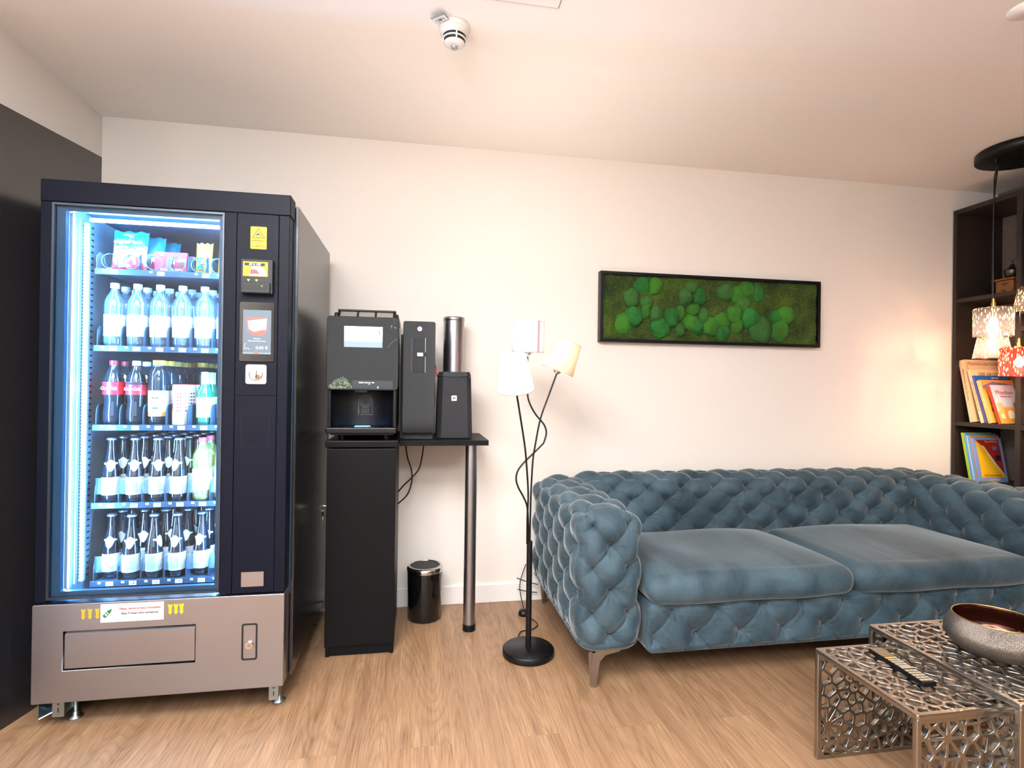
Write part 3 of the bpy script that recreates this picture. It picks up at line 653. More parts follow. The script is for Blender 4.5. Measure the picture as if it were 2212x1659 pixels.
# ---------------------------------------------------------------- goods
ORD = ['first', 'second', 'third', 'fourth', 'fifth', 'sixth']
SH = ['top', 'second', 'third', 'fourth', 'bottom']
DEP = ['front of its row', 'second in its row', 'third in its row', 'fourth in its row', 'fifth in its row']
def profile_pet(h=.232, r=.0325, waist=False, coke=False):
    if coke: return [(0, .004), (.018, .002), (.028, .006), (.0315, .02), (.0320, .045), (.0285, .075), (.0275, .090), (.031, .108), (.0325, .120), (.0325, .150), (.029, .175), (.020, .198), (.0135, .212), (.0125, .222)]
    return [(0, .003), (.020, .002), (.030, .006), (.0325, .018), (.0325, .05), (.0305, .07), (.0305, .105), (.0325, .125), (.0325, .155), (.030, .172), (.022, .19), (.0145, .203), (.0125, .211), (.0125, .219)]
def pet(name, label, body, cap, kind, group=None):
    t = thing(name, (0, 0, 0), label, 'bottle', group)
    if kind == 'water':
        MB().lathe(profile_pet(), (0, 0, 0), body, 28).build('bottle_body', t)
        lb = MB().lathe([(.0333, .040), (.0333, .118)], (0, 0, 0), 'label_white', 28).build('wrap_label', t)
        MB().cyl((0, 0, .216), (0, 0, .234), .0145, .0140, cap, 24).build('cap', t)
        return t, lb
    if kind == 'coke':
        MB().lathe(profile_pet(coke=True), (0, 0, 0), 'pet_thin', 28).build('bottle_body', t)
        MB().lathe([(0, .006), (.027, .008), (.0308, .02), (.0312, .045), (.0278, .075), (.0268, .09), (.0302, .108), (.0316, .12), (.0316, .15), (.0282, .174), (.022, .188), (0, .188)], (0, 0, 0), 'cola', 24).build('drink', t)
        lb = MB().lathe([(.0331, .112), (.0334, .120), (.0334, .158)], (0, 0, 0), 'label_red', 28).build('wrap_label', t)
        MB().cyl((0, 0, .220), (0, 0, .236), .0140, .0136, cap, 24).build('cap', t)
        return t, lb
    if kind == 'wide':
        MB().lathe([(0, .003), (.026, .002), (.0325, .01), (.034, .03), (.0335, .16), (.033, .19), (.026, .212), (.0195, .218), (.0195, .224)], (0, 0, 0), 'pet_thin', 28).build('bottle_body', t)
        MB().lathe([(0, .006), (.026, .008), (.032, .03), (.032, .16), (.030, .195), (0, .195)], (0, 0, 0), 'cola_blue', 24).build('drink', t)
        lb = MB().lathe([(.0345, .034), (.0345, .128)], (0, 0, 0), 'label_white', 28).build('wrap_label', t)
        MB().cyl((0, 0, .222), (0, 0, .240), .0215, .021, cap, 24).build('cap', t)
        return t, lb
    if kind == 'glass':
        MB().lathe([(0, .004), (.020, .002), (.0275, .006), (.0285, .02), (.0285, .10), (.0265, .12), (.020, .155), (.0145, .185), (.0125, .21), (.0125, .222), (.0145, .224), (.0145, .229)], (0, 0, 0), body, 28).build('bottle_body', t)
        lb = MB().lathe([(.0291, .028), (.0291, .092)], (0, 0, 0), 'label_white', 28, a0=PI*.85, a1=PI*2.05).build('front_label', t)
        b = MB()
        for z_, n_, w_ in ((.078, 3, .006), (.066, 6, .011), (.060, 6, .010), (.044, 7, .013), (.040, 7, .012)):
            for i_ in range(n_):
                a_ = -PI/2+(i_-(n_-1)/2)*.13; a2 = a_+.10; b.add([(.0293*math.cos(a_), .0293*math.sin(a_), z_), (.0293*math.cos(a2), .0293*math.sin(a2), z_), (.0293*math.cos(a2), .0293*math.sin(a2), z_+.0012), (.0293*math.cos(a_), .0293*math.sin(a_), z_+.0012)], [(0, 1, 2, 3)], 'mid_grey')
        b.build('small_print', lb)
        # shield neck label wrapped round the shoulder
        P = []; Fc = []
        N_ = 18
        for i in range(N_+1):
            u = i/N_*2-1; a = -PI/2+u*1.05
            zt_ = .146+.009*max(0, math.cos(min(1, abs(u)/.55)*PI/2))-.002*abs(u); zb = .137-.024*math.cos(min(1, abs(u)/.62)*PI/2)+.002*abs(u)
            for z in (zb, zt_):
                rr = .020+(.155-z)/.035*.0065+.0006; P.append((rr*math.cos(a), rr*math.sin(a), z))
        for i in range(N_): Fc.append((2*i, 2*i+2, 2*i+3, 2*i+1))
        MB().add(P, Fc, 'label_white', True).build('neck_label', t)
        MB().lathe([(.0165, .226), (.0165, .229), (.014, .2335), (0, .2345)], (0, 0, 0), cap, 24).build('cap', t)
        return t, lb
    if kind == 'green':
        MB().lathe([(0, .004), (.022, .002), (.027, .006), (.0275, .02), (.0275, .12), (.022, .14), (.013, .155), (.012, .16)], (0, 0, 0), 'glass_green', 28).build('bottle_body', t)
        lb = MB().lathe([(.0281, .030), (.0281, .105)], (0, 0, 0), 'label_white', 28, a0=PI*.8, a1=PI*2.2).build('front_label', t)
        MB().lathe([(.0135, .150), (.0135, .199), (0, .200)], (0, 0, 0), 'foil_green', 24).build('foil_cap', t)
        return t, lb
def put(proto, x, y, z, label, group, rz=0, ret=False):
    o = proto if not proto.get('_used') else copy_tree(proto)
    if o is not proto and '_used' in o: del o['_used']
    proto['_used'] = 1
    o.location = (x, y, z); o.rotation_euler = (0, 0, rz); o['label'] = label; o['group'] = group
    return o
P0 = {}
for k, nm, a in (('wt', 'water_bottle', ('pet_clear', 'cap_white', 'water')), ('wl', 'water_bottle', ('pet_clear', 'cap_lilac', 'water')), ('ck', 'cola_bottle', ('pet_clear', 'cap_red', 'coke')), ('cz', 'cola_bottle', ('pet_clear', 'cap_white', 'coke')),
                 ('wd', 'iced_drink_bottle', ('pet_clear', 'cap_orange', 'wide')), ('gl', 'beer_bottle', ('glass_brown', 'cap_tin', 'glass')), ('gr', 'green_bottle', ('glass_green', '', 'green')), ('ye', 'yellow_soda_bottle', ('pet_yellow', 'cap_pink', 'water'))):
    P0[k] = pet(nm, '-', *a)
# prints on the first bottle of each kind are shared by its copies
for k, s_, mt, z, r in (('ck', 'Coca-Cola', 'label_white', .135, .0342), ('cz', 'Coca-Cola', 'label_white', .133, .0342)):
    lb = P0[k][1]; text(lb, s_, (0, -r, z), .0165, mt, shear=.3, sx=.75)
text(P0['cz'][1], 'ZERO SUGAR', (0, -.0342, .152), .0070, 'ink', sx=.8)
MB().lathe([(.0336, .149), (.0336, .1575)], (0, 0, 0), 'black_matte', 28).build('black_band', P0['cz'][1])
b = MB()
for q in (-.5, .1): b.poly([(q*.02-.004, .10), (q*.02+.006, .10), (q*.02+.006, .104), (q*.02-.004, .104)], -.0345, 'ink', .0006)
b.poly([(-.012, .062), (.008, .062), (.008, .066), (-.012, .066)], -.0345, 'ink', .0006).build('print', P0['wd'][1])
MB().lathe([(.0348, .034), (.0348, .050)], (0, 0, 0), 'label_orange', 28).build('fruit_band', P0['wd'][1])
YR = [2.243, 2.323, 2.401, 2.478, 2.555]
desc = {'wt': ('clear water bottle with white cap', 'water bottles on the second shelf'), 'wl': ('clear water bottle with lilac cap', 'water bottles on the second shelf'),
        'ck': ('red-capped cola bottle', 'cola bottles on the third shelf'), 'cz': ('pale-capped cola bottle', 'cola bottles on the third shelf'), 'wd': ('dark drink bottle with orange cap', 'orange capped bottles on the third shelf'),
        'gl': ('small glass bottle with shield label', None), 'gr': ('green glass bottle with foil neck', 'green bottles on the third shelf'), 'ye': ('yellow soda bottle with pink cap', 'yellow soda bottles on the fourth shelf')}
def stock(row, col_, key, depth, xo=0, yo=0, rz=None):
    d, g = desc[key]
    if g is None: g = 'glass bottles on the %s shelf' % SH[row]
    for k in range(depth):
        x = colx[col_]+.004+(xo*.5 if k == 0 else random.uniform(-.0025, .0025)); y = YR[k]+(yo if k == 0 else 0)
        lab = '%s, %s shelf, %s column, %s' % (d, SH[row], ORD[col_], DEP[k])
        put(P0[key][0], x, y, ZT[row]-.004, lab, g, random.uniform(-.25, .25) if rz is None else rz)
for c_, k in enumerate(['wt', 'wt', 'wt', 'wl', 'wl', 'wl']): stock(1, c_, k, 4)
stock(2, 0, 'ck', 3, rz=.0); stock(2, 1, 'cz', 3, rz=.0); stock(2, 2, 'wd', 5, rz=.1)
stock(2, 4, 'gr', 2, xo=.010, rz=.1); stock(2, 5, 'gr', 1)
for c_ in range(4): stock(3, c_, 'gl', 5, xo=(-.006, 0, 0, -.010)[c_], rz=(.35, .3, .45, -.2)[c_])
stock(3, 4, 'ye', 2); stock(3, 5, 'ye', 2)
for c_ in range(6): stock(4, c_, 'gl', 4, xo=(-.004, -.010, -.012, -.010, -.004, 0)[c_], yo=(.01, -.008, -.006, -.004, .014, .01)[c_], rz=(.1, .2, 1.3, .0, -.1, .1)[c_])
# dotted drink cans in the fourth column of the third shelf
for k in range(3):
    cx, cy, cz = colx[3]+.004+.002*k, 2.236+.068*k, ZT[2]-.004
    t = thing('drink_can', (cx, cy, cz), 'tall white can with red dots, third shelf, fourth column, %s' % DEP[k], 'can', 'dotted cans on the third shelf')
    MB().lathe([(0, .002), (.023, .0), (.0265, .006), (.0265, .146), (.0245, .150)], (cx, cy, cz), 'label_white', 28).build('can_body', t)
    MB().lathe([(.0245, .150), (.0235, .1525), (.021, .151), (0, .151)], (cx, cy, cz), 'red', 28).build('lid', t)
    b = MB()
    for i in range(7):
        for j in range(6):
            a = -PI/2+(i-3)*.36; z = .055+j*.0125; p = Vector((math.cos(a), math.sin(a), 0)); c0 = Vector((cx, cy, cz+z))
            b.cyl(c0+p*.0262, c0+p*.0270, .0036, .0036, 'bag_red', 10)
    b.build('dots', t, label='rows of red dots')
    text(t, 'onect', (cx-.019, cy-.0205, cz+.075), .014, 'ink', rot=(PI/2, -PI/2, -.8))
# orange capped bottles standing behind the cans
for k in range(3):
    put(P0['wd'][0], colx[3]+.004, 2.448+.077*k, ZT[2]-.004, 'dark drink bottle with orange cap, %s behind the white dotted cans' % ORD[k], 'orange capped bottles behind the dotted cans', .1)
# snacks
def pillow(w, h, d, n=14, mfun=None, seed=0):
    rg = random.Random(seed); G = []
    for s_ in (1, -1):
        for j in range(n+1):
            for i in range(n+1):
                u = i/n*2-1; v = j/n*2-1
                e = (1-abs(u)**3.2)*(1-abs(v)**3.2)
                wob = .004*math.sin(7*u+seed)*math.sin(5*v+1+seed)*e
                G.append((u*w/2*(1-.05*(1-abs(v))), -s_*(d/2*e**.75+wob*s_), h/2+v*h/2+.003*math.sin(9*u+seed)*abs(v)**6))
    Fc = []
    for s_ in range(2):
        o = s_*(n+1)**2
        for j in range(n):
            for i in range(n):
                a = o+j*(n+1)+i; Fc.append((a, a+1, a+n+2, a+n+1))
    return G, Fc
def chips(x, y, z, lab, rz, full):
    t = thing('chips_bag', (x, y, z), lab, 'chips bag', 'chips bags on the top shelf', (math.radians(-8), 0, rz)); local(t)
    G, Fc = pillow(.118, .150, .045, 16, seed=3)
    m = MB()
    n1 = 17
    for f in Fc:
        a = f[0] % (n1*n1); j = a//n1; i = a % n1; u = i/16*2-1; v = j/16*2-1
        mt = 'bag_teal' if v > -.15+.35*abs(u) else ('bag_cream' if v > -.72+.25*math.sin(4*u) else 'bag_red')
        m.add([G[k] for k in f], [(0, 1, 2, 3)], mt, True)
    m.build('bag', t)
    if full:
        text(t, 'chipsfrisch', (0, -.0235, .102), .0235, 'label_white', shear=.15, sx=.95, bold=.0006); text(t, 'ungarisch', (.004, -.0235, .083), .0125, 'label_white', shear=.3)
        b = MB(); b.poly([(-.018, .132), (.018, .132), (.014, .118), (-.014, .118)], -.0175, 'bag_red', .001); b.build('emblem', t, label='small red emblem')
        b = MB(); b.poly([(-.006, .072), (.0, .076), (.008, .073), (.009, .062), (.003, .052), (-.004, .056), (-.008, .064)], -.0235, 'bag_red', .001); b.build('pepper_print', t)
    return t
chips(-1.045, 2.235, ZT[0]+.002, 'teal and red chips bag with white lettering, front one on the top shelf', 0, True)
chips(-1.018, 2.31, ZT[0]+.002, 'teal chips bag standing right behind the front chips bag', 0, False)
chips(-.995, 2.385, ZT[0]+.002, 'teal chips bag, third in its row on the top shelf', 0, False)
for k in range(3):
    cx, cy, cz = -.905+.006*k, 2.236+.06*k, ZT[0]-.002
    t = thing('chocolate_box', (cx, cy, cz), 'flat rose red chocolate box on the top shelf, %s' % DEP[k], 'chocolate box', 'chocolate boxes on the top shelf')
    MB().box(cx-.056, cx+.056, cy, cy+.014, cz, cz+.080, 'box_rose', .002).build('carton', t)
    b = MB(); b.poly([(cx-.008, cz+.036), (cx+.014, cz+.036), (cx+.014, cz+.058), (cx-.008, cz+.058)], cy, 'box_pale').poly([(cx-.040, cz+.066), (cx-.026, cz+.066), (cx-.026, cz+.075), (cx-.040, cz+.075)], cy, 'box_pale').poly([(cx+.026, cz+.045), (cx+.048, cz+.045), (cx+.044, cz+.028), (cx+.030, cz+.028)], cy, 'box_brown').poly([(cx+.020, cz+.050), (cx+.050, cz+.058), (cx+.052, cz+.046), (cx+.022, cz+.044)], cy-.0009, 'bag_cream'); b.build('print', t)
    text(t, 'KNUSPERKEKS', (cx+.004, cy-.0008, cz+.014), .0120, 'box_pale')
for k, (cx, lab) in enumerate(((-.795, 'yellow snack bag with upright lettering at the right of the top shelf'), (-.716, 'yellow snack bag at the far right of the top shelf'))):
    t = thing('snack_bag', (cx, 2.245, ZT[0]), lab, 'snack bag', 'yellow snack bags on the top shelf', (math.radians(-6), 0, 0)); local(t)
    G, Fc = pillow(.058, .122, .034, 12, seed=5); MB().add(G, Fc, 'bag_yellow', True).build('bag', t)
    text(t, 'BiFi', (-.004, -.0185, .038), .034, 'bk_blue', rot=(PI/2, -PI/2, 0), bold=.001); text(t, 'Roll', (-.004, -.0185, .090), .026, 'bag_red', rot=(PI/2, -PI/2, 0), bold=.001)
for o in list(bpy.data.objects):
    if '_used' in o: del o['_used']
# ---------------------------------------------------------------- coffee corner
t = thing('base_cabinet', (-.225, 2.69, 0), 'narrow black cabinet under the coffee machine beside the vending machine', 'cabinet')
m = MB(); m.box(-.366, -.350, 2.45, 2.935, .0, .893, 'desk_black', .001).box(-.098, -.083, 2.45, 2.935, .0, .893, 'desk_black', .001).box(-.35, -.098, 2.92, 2.935, .05, .893, 'desk_black').box(-.35, -.098, 2.47, 2.92, .055, .07, 'desk_black').build('carcass', t)
MB().box(-.369, -.081, 2.438, 2.449, .047, .888, 'desk_black', .002).build('door', t)
MB().box(-.352, -.083, 2.455, 2.468, .003, .046, 'desk_black').build('plinth', t)
MB().box(-.376, -.072, 2.436, 2.938, .893, .923, 'desk_black', .004).build('top_board', t)
k = thing('key_ring', (-.395, 2.50, .60), 'small bunch of keys hanging from the left side of the black cabinet', 'keys')
MB().cyl((-.367, 2.50, .634), (-.385, 2.50, .634), .003, .003, 'chrome', 12).cyl((-.385, 2.50, .634), (-.389, 2.50, .634), .007, .007, 'chrome', 12).build('lock_key', k)
MB().tube([(-.391+.012*math.sin(a), 2.5, .622-.012*math.cos(a)+.002) for a in np.linspace(0, 2*PI, 24, endpoint=False)], .0009, 'chrome', 6, True).build('ring', k)
MB().box(-.3965, -.3865, 2.499, 2.501, .590, .612, 'black_satin').box(-.393, -.390, 2.4993, 2.5007, .572, .590, 'chrome').build('key', k)

T = thing('coffee_table_ledge', (.13, 2.74, 0), 'black side board with one steel leg beside the coffee machine cabinet', 'side table'); T.name = 'side_table'; ORG['side_table'] = ORG['coffee_table_ledge']
MB().box(-.0705, .335, 2.54, 2.935, .888, .912, 'desk_black', .001).build('tabletop', T)
lg = MB().cyl((.264, 2.632, .03), (.264, 2.632, .884), .0285, .0285, 'steel', 40).cyl((.264, 2.632, .884), (.264, 2.632, .888), .045, .045, 'steel', 32).build('leg', T)
MB().cyl((.264, 2.632, 0), (.264, 2.632, .012), .0305, .0305, 'black_satin', 32).cyl((.264, 2.632, .012), (.264, 2.632, .018), .0275, .0275, 'black_satin', 32).cyl((.264, 2.632, .018), (.264, 2.632, .031), .030, .030, 'black_satin', 32).build('foot_cap', lg)

C = thing('coffee_machine', (-.225, 2.66, .923), 'black coffee machine with a bright screen standing on the narrow cabinet', 'coffee machine')
MB().box(-.362, -.086, 2.56, 2.90, .955, 1.452, 'black_satin', .006).build('body', C)
for fx in (-.318, -.128):
    for fy in (2.52, 2.86): MB().cyl((fx, fy, .923), (fx, fy, .957), .016, .018, 'black_satin', 20).build('foot', C)
m = MB(); m.box(-.375, -.081, 2.425, 2.60, .954, .979, 'black_satin', .005).box(-.36, -.095, 2.46, 2.60, .945, .956, 'black_matte').build('drip_tray', C)
m = MB()
for i in range(20): m.box(-.345+i*.0118, -.340+i*.0118, 2.44, 2.53, .979, .981, 'black_gloss')
m.build('drip_grille', C)
MB().box(-.262, -.198, 2.47, 2.52, .9795, .9812, 'blue_led').build('tray_light', C, label='glowing blue light in the drip tray')
# curved splash back of the cup bay
m = MB(); P = []; 
for i in range(25):
    a = PI*(1+i/24); P.append((-.228+.132*math.cos(a)*-1, 2.545-.10*(1-abs(math.sin(a)))))
vs_ = [(x, y, z) for x, y in P for z in (.981, 1.145)]
m.add(vs_, [(2*i, 2*i+1, 2*i+3, 2*i+2) for i in range(24)], 'black_satin', True).box(-.370, -.356, 2.445, 2.56, .979, 1.145, 'black_satin', .003).box(-.098, -.084, 2.445, 2.56, .979, 1.145, 'black_satin', .003)
m.build('splash_back', C)
# emblem: arch with rings
m = MB(); ex, ey, ez = -.222, 2.5425, 1.085
def ringarc(r, a0, a1, n=20): return [(ex+r*math.cos(a), ey, ez+r*math.sin(a)) for a in np.linspace(a0, a1, n)]
m.tube([(ex-.030, ey, ez-.055)]+[(ex-.030, ey, ez)]+ringarc(.030, PI, 0)+[(ex+.030, ey, ez-.055)], .0016, 'mid_grey', 6).tube(ringarc(.024, 0, 2*PI, 32), .0009, 'mid_grey', 6)
for r in (.018, .012): m.tube(ringarc(r, 0, 2*PI, 32), .0009, 'mid_grey', 6)
m.cyl((ex, ey+.001, ez), (ex, ey-.001, ez), .006, .006, 'dark_grey', 20)
for i in range(-2, 3): m.tube([(ex+i*.007, ey, ez-.028), (ex+i*.007, ey, ez-.050)], .0009, 'mid_grey', 6)
m.tube([(ex-.026, ey, ez-.056), (ex+.026, ey, ez-.056)], .0009, 'mid_grey', 6)
for s_ in (-1, 1): m.cyl((ex+s_*.030, ey-.003, ez-.056), (ex+s_*.030, ey+.001, ez-.056), .0045, .0045, 'black_gloss', 12)
m.build('arch_emblem', C, label='arched emblem with rings')
MB().box(-.262, -.205, 2.45, 2.51, 1.128, 1.145, 'black_satin', .003).cyl((-.243, 2.48, 1.12), (-.243, 2.48, 1.13), .007, .009, 'dark_grey', 16).build('coffee_spout', C)
dr = curve2d('front_door', rrect(-.3745, -.079, 1.141, 1.452, .014), [], .026, 'glass_black', C, Matrix.Translation((.225, 2.452-2.66, -.923)) @ Matrix.Rotation(PI/2, 4, 'X'), .002)
Yd = 2.4365
sc = MB().box(-.305, -.146, Yd-.0012, Yd+.001, 1.323, 1.4115, 'screen_white').build('display', C, label='bright white coffee screen')
m = MB().poly([(-.305, 1.323), (-.146, 1.323), (-.146, 1.348), (-.305, 1.348)], Yd-.0013, 'screen_pale', .0003)
m.tube([(-.1745+.0215*math.cos(a), Yd-.0016, 1.3795+.0215*math.sin(a)) for a in np.linspace(0, 2*PI, 40, endpoint=False)], .0006, 'screen_violet', 5, True)
m.poly([(-.1745+.0195*math.cos(a), 1.3795+.0195*math.sin(a)) for a in np.linspace(-.3, 1.1, 9)]+[(-.1745+.0165*math.cos(a)-.001, 1.3795+.0165*math.sin(a)) for a in np.linspace(1.0, -.2, 9)], Yd-.0014, 'screen_violet', .0003).build('screen_picture', sc)
bn = MB().box(-.268, -.100, Yd-.0006, Yd+.001, 1.147, 1.181, 'liner_glow_tint').build('banner', C, label='dark blue grey banner with small lettering')
bn.data.materials[0] = pm('banner_blue', '#16242e', .4)
text(bn, 'Kaffee Partner', (-.217, Yd-.0008, 1.1715), .0088, 'label_white', shear=.2, bold=.0002)
MB().poly(rrect(-.1865, -.1785, 1.169, 1.1745, .001), Yd-.0006, 'label_white').poly([(-.203, 1.163), (-.199, 1.166), (-.195, 1.163)], Yd-.0006, 'label_white', .0006).poly([(-.166, 1.1475), (-.158, 1.1475), (-.1595, 1.156), (-.162, 1.158), (-.1645, 1.155)], Yd-.0006, 'steel').build('small_emblem', bn)
# leafy print in the lower left corner of the door
m = MB(); rg = random.Random(4)
pm('lichen_a', '#59685a', .6); pm('lichen_b', '#8f9a72', .6); pm('lichen_c', '#2f3d38', .6)
for i in range(330):
    a = rg.random()*PI; rr = rg.random()**.6; cx = -.318+.048*math.cos(a)*rr; cz = 1.1465+.050*math.sin(a)*rr*(1-.4*abs(cx+.305)/.05); q0 = rg.random()*6; s_ = rg.uniform(.0015, .0045)
    m.poly([(cx+s_*(.6+.5*((j*7) % 3)/2)*math.cos(q0+j*.9), cz+s_*(.6+.5*((j*5) % 3)/2)*math.sin(q0+j*.9)) for j in range(7)], Yd-.0002-i*.00001, rg.choice(['lichen_a', 'lichen_b', 'lichen_c', 'lichen_a']), .0004)
m.build('lichen_print', C, label='grey green lichen print')
m = MB()
for cx, cz, r in ((-.108, 1.4165, .0040), (-.109, 1.409, .0024), (-.096, 1.412, .0026), (-.090, 1.4105, .0032), (-.094, 1.4055, .0018), (-.097, 1.437, .0020), (-.090, 1.441, .0014), (-.099, 1.444, .0016), (-.095, 1.427, .0016)): m.cyl((cx, Yd-.0012, cz), (cx, Yd, cz), r*.6, r, 'mid_grey', 14)
m.tube(crom([(-.122, Yd-.001, 1.325), (-.112, Yd-.001, 1.339), (-.098, Yd-.001, 1.352), (-.083, Yd-.001, 1.362)], 5), .0012, 'mid_grey', 6).build('water_drop_print', C)
# bean hoppers
hz = 1.452
m = MB(); m.prism([(-.343, 2.50, hz), (-.343, 2.535, 1.490), (-.343, 2.90, 1.490), (-.343, 2.90, hz)], (.010, 0, 0), 'black_satin').prism([(-.106, 2.50, hz), (-.106, 2.535, 1.490), (-.106, 2.90, 1.490), (-.106, 2.90, hz)], (.010, 0, 0), 'black_satin')
m.box(-.345, -.094, 2.53, 2.90, 1.488, 1.496, 'black_satin', .002).box(-.363, -.345, 2.55, 2.90, hz, 1.484, 'black_satin', .006).box(-.094, -.083, 2.55, 2.90, hz, 1.482, 'black_satin', .004).build('hopper_lid', C)
m = MB(); pm('hopper_grey', '#8a8078', .6, bump=.5, bscale=300)
m.prism([(-.333, 2.506, hz), (-.333, 2.538, 1.488), (-.333, 2.545, 1.488), (-.333, 2.513, hz)], (.227, 0, 0), 'hopper_grey').build('hopper_window', C, label='grey speckled bean hopper windows')
m = MB()
for x in (-.263, -.186): m.prism([(x, 2.500, hz), (x, 2.533, 1.488), (x, 2.54, 1.488), (x, 2.507, hz)], (.009, 0, 0), 'dark_grey')
m.build('hopper_divider', C)

Pn = thing('payment_unit', (.01, 2.70, .912), 'tall slim black payment tower with coin slot between coffee machine and milk cooler', 'payment terminal')
MB().box(-.073, .075, 2.63, 2.90, .912, 1.40, 'black_matte', .003).box(-.055, .078, 2.612, 2.64, .914, .94, 'black_matte').build('housing', Pn)
Mp = lambda y: Matrix.Translation((-.01, y-2.70, -.912)) @ Matrix.Rotation(PI/2, 4, 'X')
curve2d('front_panel', rrect(-.060, .083, .944, 1.456, .009), [], .030, 'glass_black', Pn, Mp(2.597), .002)
Yp = 2.580
l = MB().cyl((.0125, Yp, 1.4225), (.0125, Yp-.006, 1.4225), .0115, .0105, 'steel', 28).build('lock_cylinder', Pn); MB().box(.0108, .0142, Yp-.0066, Yp-.0058, 1.419, 1.426, 'dark_slot').build('key_slot', l)
m = MB(); m.box(-.021, .042, Yp-.003, Yp, 1.222, 1.381, 'dark_grey', .001).box(.0385, .0405, Yp-.005, Yp-.002, 1.222, 1.381, 'steel').box(-.022, -.0205, Yp-.005, Yp-.002, 1.222, 1.381, 'mid_grey')
m.build('coin_panel', Pn)
m = MB(); m.prism([(-.003, Yp-.0045, 1.374), (.003, Yp-.0045, 1.374), (.0085, Yp-.0045, 1.338), (.0025, Yp-.0045, 1.338)], (0, .003, 0), 'dark_slot').prism([(.008, Yp-.0045, 1.272), (.015, Yp-.0045, 1.272), (.018, Yp-.0045, 1.228), (.010, Yp-.0045, 1.228)], (0, .003, 0), 'dark_slot').box(-.021, .042, Yp-.005, Yp-.002, 1.295, 1.315, 'black_satin').build('coin_slot', Pn)
MB().box(.003, .029, Yp-.0062, Yp-.005, 1.297, 1.313, 'label_white').build('price_display', Pn, label='small white display')

K = thing('milk_cooler', (.18, 2.76, .912), 'dark grey milk cooler box with small white logo on the side board', 'milk cooler')
def frust(m, x0, x1, y0, y1, z0, X0, X1, Y0, Y1, z1, mat, c=.022):
    def oc(a, b, p, q, z): return [(a+c, p, z), (b-c, p, z), (b, p+c, z), (b, q, z), (a, q, z), (a, p+c, z)]
    v = oc(x0, x1, y0, y1, z0)+oc(X0, X1, Y0, Y1, z1); m.add(v, [list(range(6)), list(range(6, 12))[::-1]]+[(i, (i+1) % 6, (i+1) % 6+6, i+6) for i in range(6)], mat); return m
m = MB(); frust(m, .096, .268, 2.622, 2.768, .916, .104, .259, 2.628, 2.768, 1.206, 'dark_grey'); m.box(.105, .26, 2.64, 2.76, .912, .917, 'black_matte').build('body', K)
m = MB(); frust(m, .104, .259, 2.626, 2.768, 1.208, .110, .253, 2.632, 2.768, 1.229, 'dark_grey', .018); m.box(.150, .212, 2.6235, 2.63, 1.2045, 1.209, 'black_matte', .001).build('lid', K)
lo = curve2d('logo_badge', rrect(.1655, .1905, 1.0915, 1.1165, .004), [], .0012, 'white', K, Matrix.Translation((-.18, 2.6240-2.76, -.912)) @ Matrix.Rotation(PI/2, 4, 'X')); lo['label'] = 'small white square badge'
b = MB(); b.prism([(.171, 2.6225, 1.1005), (.182, 2.6225, 1.1005), (.1855, 2.6225, 1.1085), (.1735, 2.6225, 1.1085)], (0, .001, 0), 'ink').build('emblem', lo); text(lo, 'Z', (.1785, 2.6218, 1.1045), .0065, 'white', shear=.3)
D = thing('cup_dispenser', (.186, 2.83, .912), 'tall brushed steel cup tube behind the milk cooler', 'cup dispenser')
MB().cyl((.186, 2.83, .912), (.186, 2.83, 1.498), .0525, .0525, 'steel', 48, caps=False).build('tube', D)
MB().lathe([(.0525, .580), (.0545, .583), (.0545, .598), (.052, .600), (.0, .600)], (.186, 2.83, .912), 'steel', 48).build('rim', D)
h = thing('milk_hose', (.09, 2.75, 1.2), 'red tube looping between the payment tower and the milk cooler', 'hose')
MB().tube(crom([(.072, 2.74, 1.262), (.088, 2.70, 1.262), (.093, 2.685, 1.245), (.094, 2.68, 1.225), (.100, 2.68, 1.210), (.110, 2.70, 1.205)], 6), .0035, 'red', 8).build('tube', h)
h = thing('power_cable', (.10, 2.85, .917), 'thin black cable lying on the side board behind the milk cooler', 'cable')
MB().tube(crom([(.085, 2.66, .930), (.098, 2.70, .938), (.115, 2.75, .93)], 5), .002, 'black_satin', 6).build('cord', h)

# cords under the board
from_px = [(-.052, 2.88, .888), (-.040, 2.86, .80), (-.020, 2.85, .74), (-.015, 2.85, .68), (-.035, 2.85, .61), (-.083, 2.86, .56)]
t = thing('power_cable', (-.04, 2.86, .56), 'black cord hanging lowest under the side board beside the cabinet', 'cable')
MB().tube(crom(from_px, 8), .0035, 'black_satin', 8).build('cord', t)
t = thing('power_cable', (0, 2.86, .62), 'black cord crossing another cord under the side board', 'cable')
MB().tube(crom([(.045, 2.88, .888), (.035, 2.86, .80), (.018, 2.85, .735), (-.02, 2.845, .69), (-.055, 2.85, .655), (-.083, 2.86, .62)], 8), .0035, 'black_satin', 8).build('cord', t)
t = thing('power_cable', (-.42, 2.80, .01), 'black cable on the floor between vending machine and cabinet', 'cable')
MB().tube(crom([(-.368, 2.76, .05), (-.400, 2.79, .055), (-.425, 2.82, .07)], 6), .004, 'black_satin', 8).tube(crom([(-.368, 2.80, .085), (-.39, 2.84, .085), (-.425, 2.86, .085)], 6), .004, 'black_satin', 8).build('cord', t)

B = thing('waste_bin', (.056, 2.80, 0), 'small round glossy black waste bin with chrome rim under the side board', 'bin')
MB().lathe([(0, .002), (.078, .002), (.083, .008), (.087, .24)], (.056, 2.80, 0), 'black_gloss', 48).build('bin_body', B)
MB().lathe([(.0875, .238), (.0895, .243), (.0895, .256), (.084, .264), (.074, .266), (.0735, .262)], (.056, 2.80, 0), 'chrome', 48).build('rim', B)
MB().lathe([(.0735, .262), (.04, .263), (0, .263)], (.056, 2.80, 0), 'mid_grey', 48).build('swing_lid', B).data.materials[0] = MATS['dark_grey']

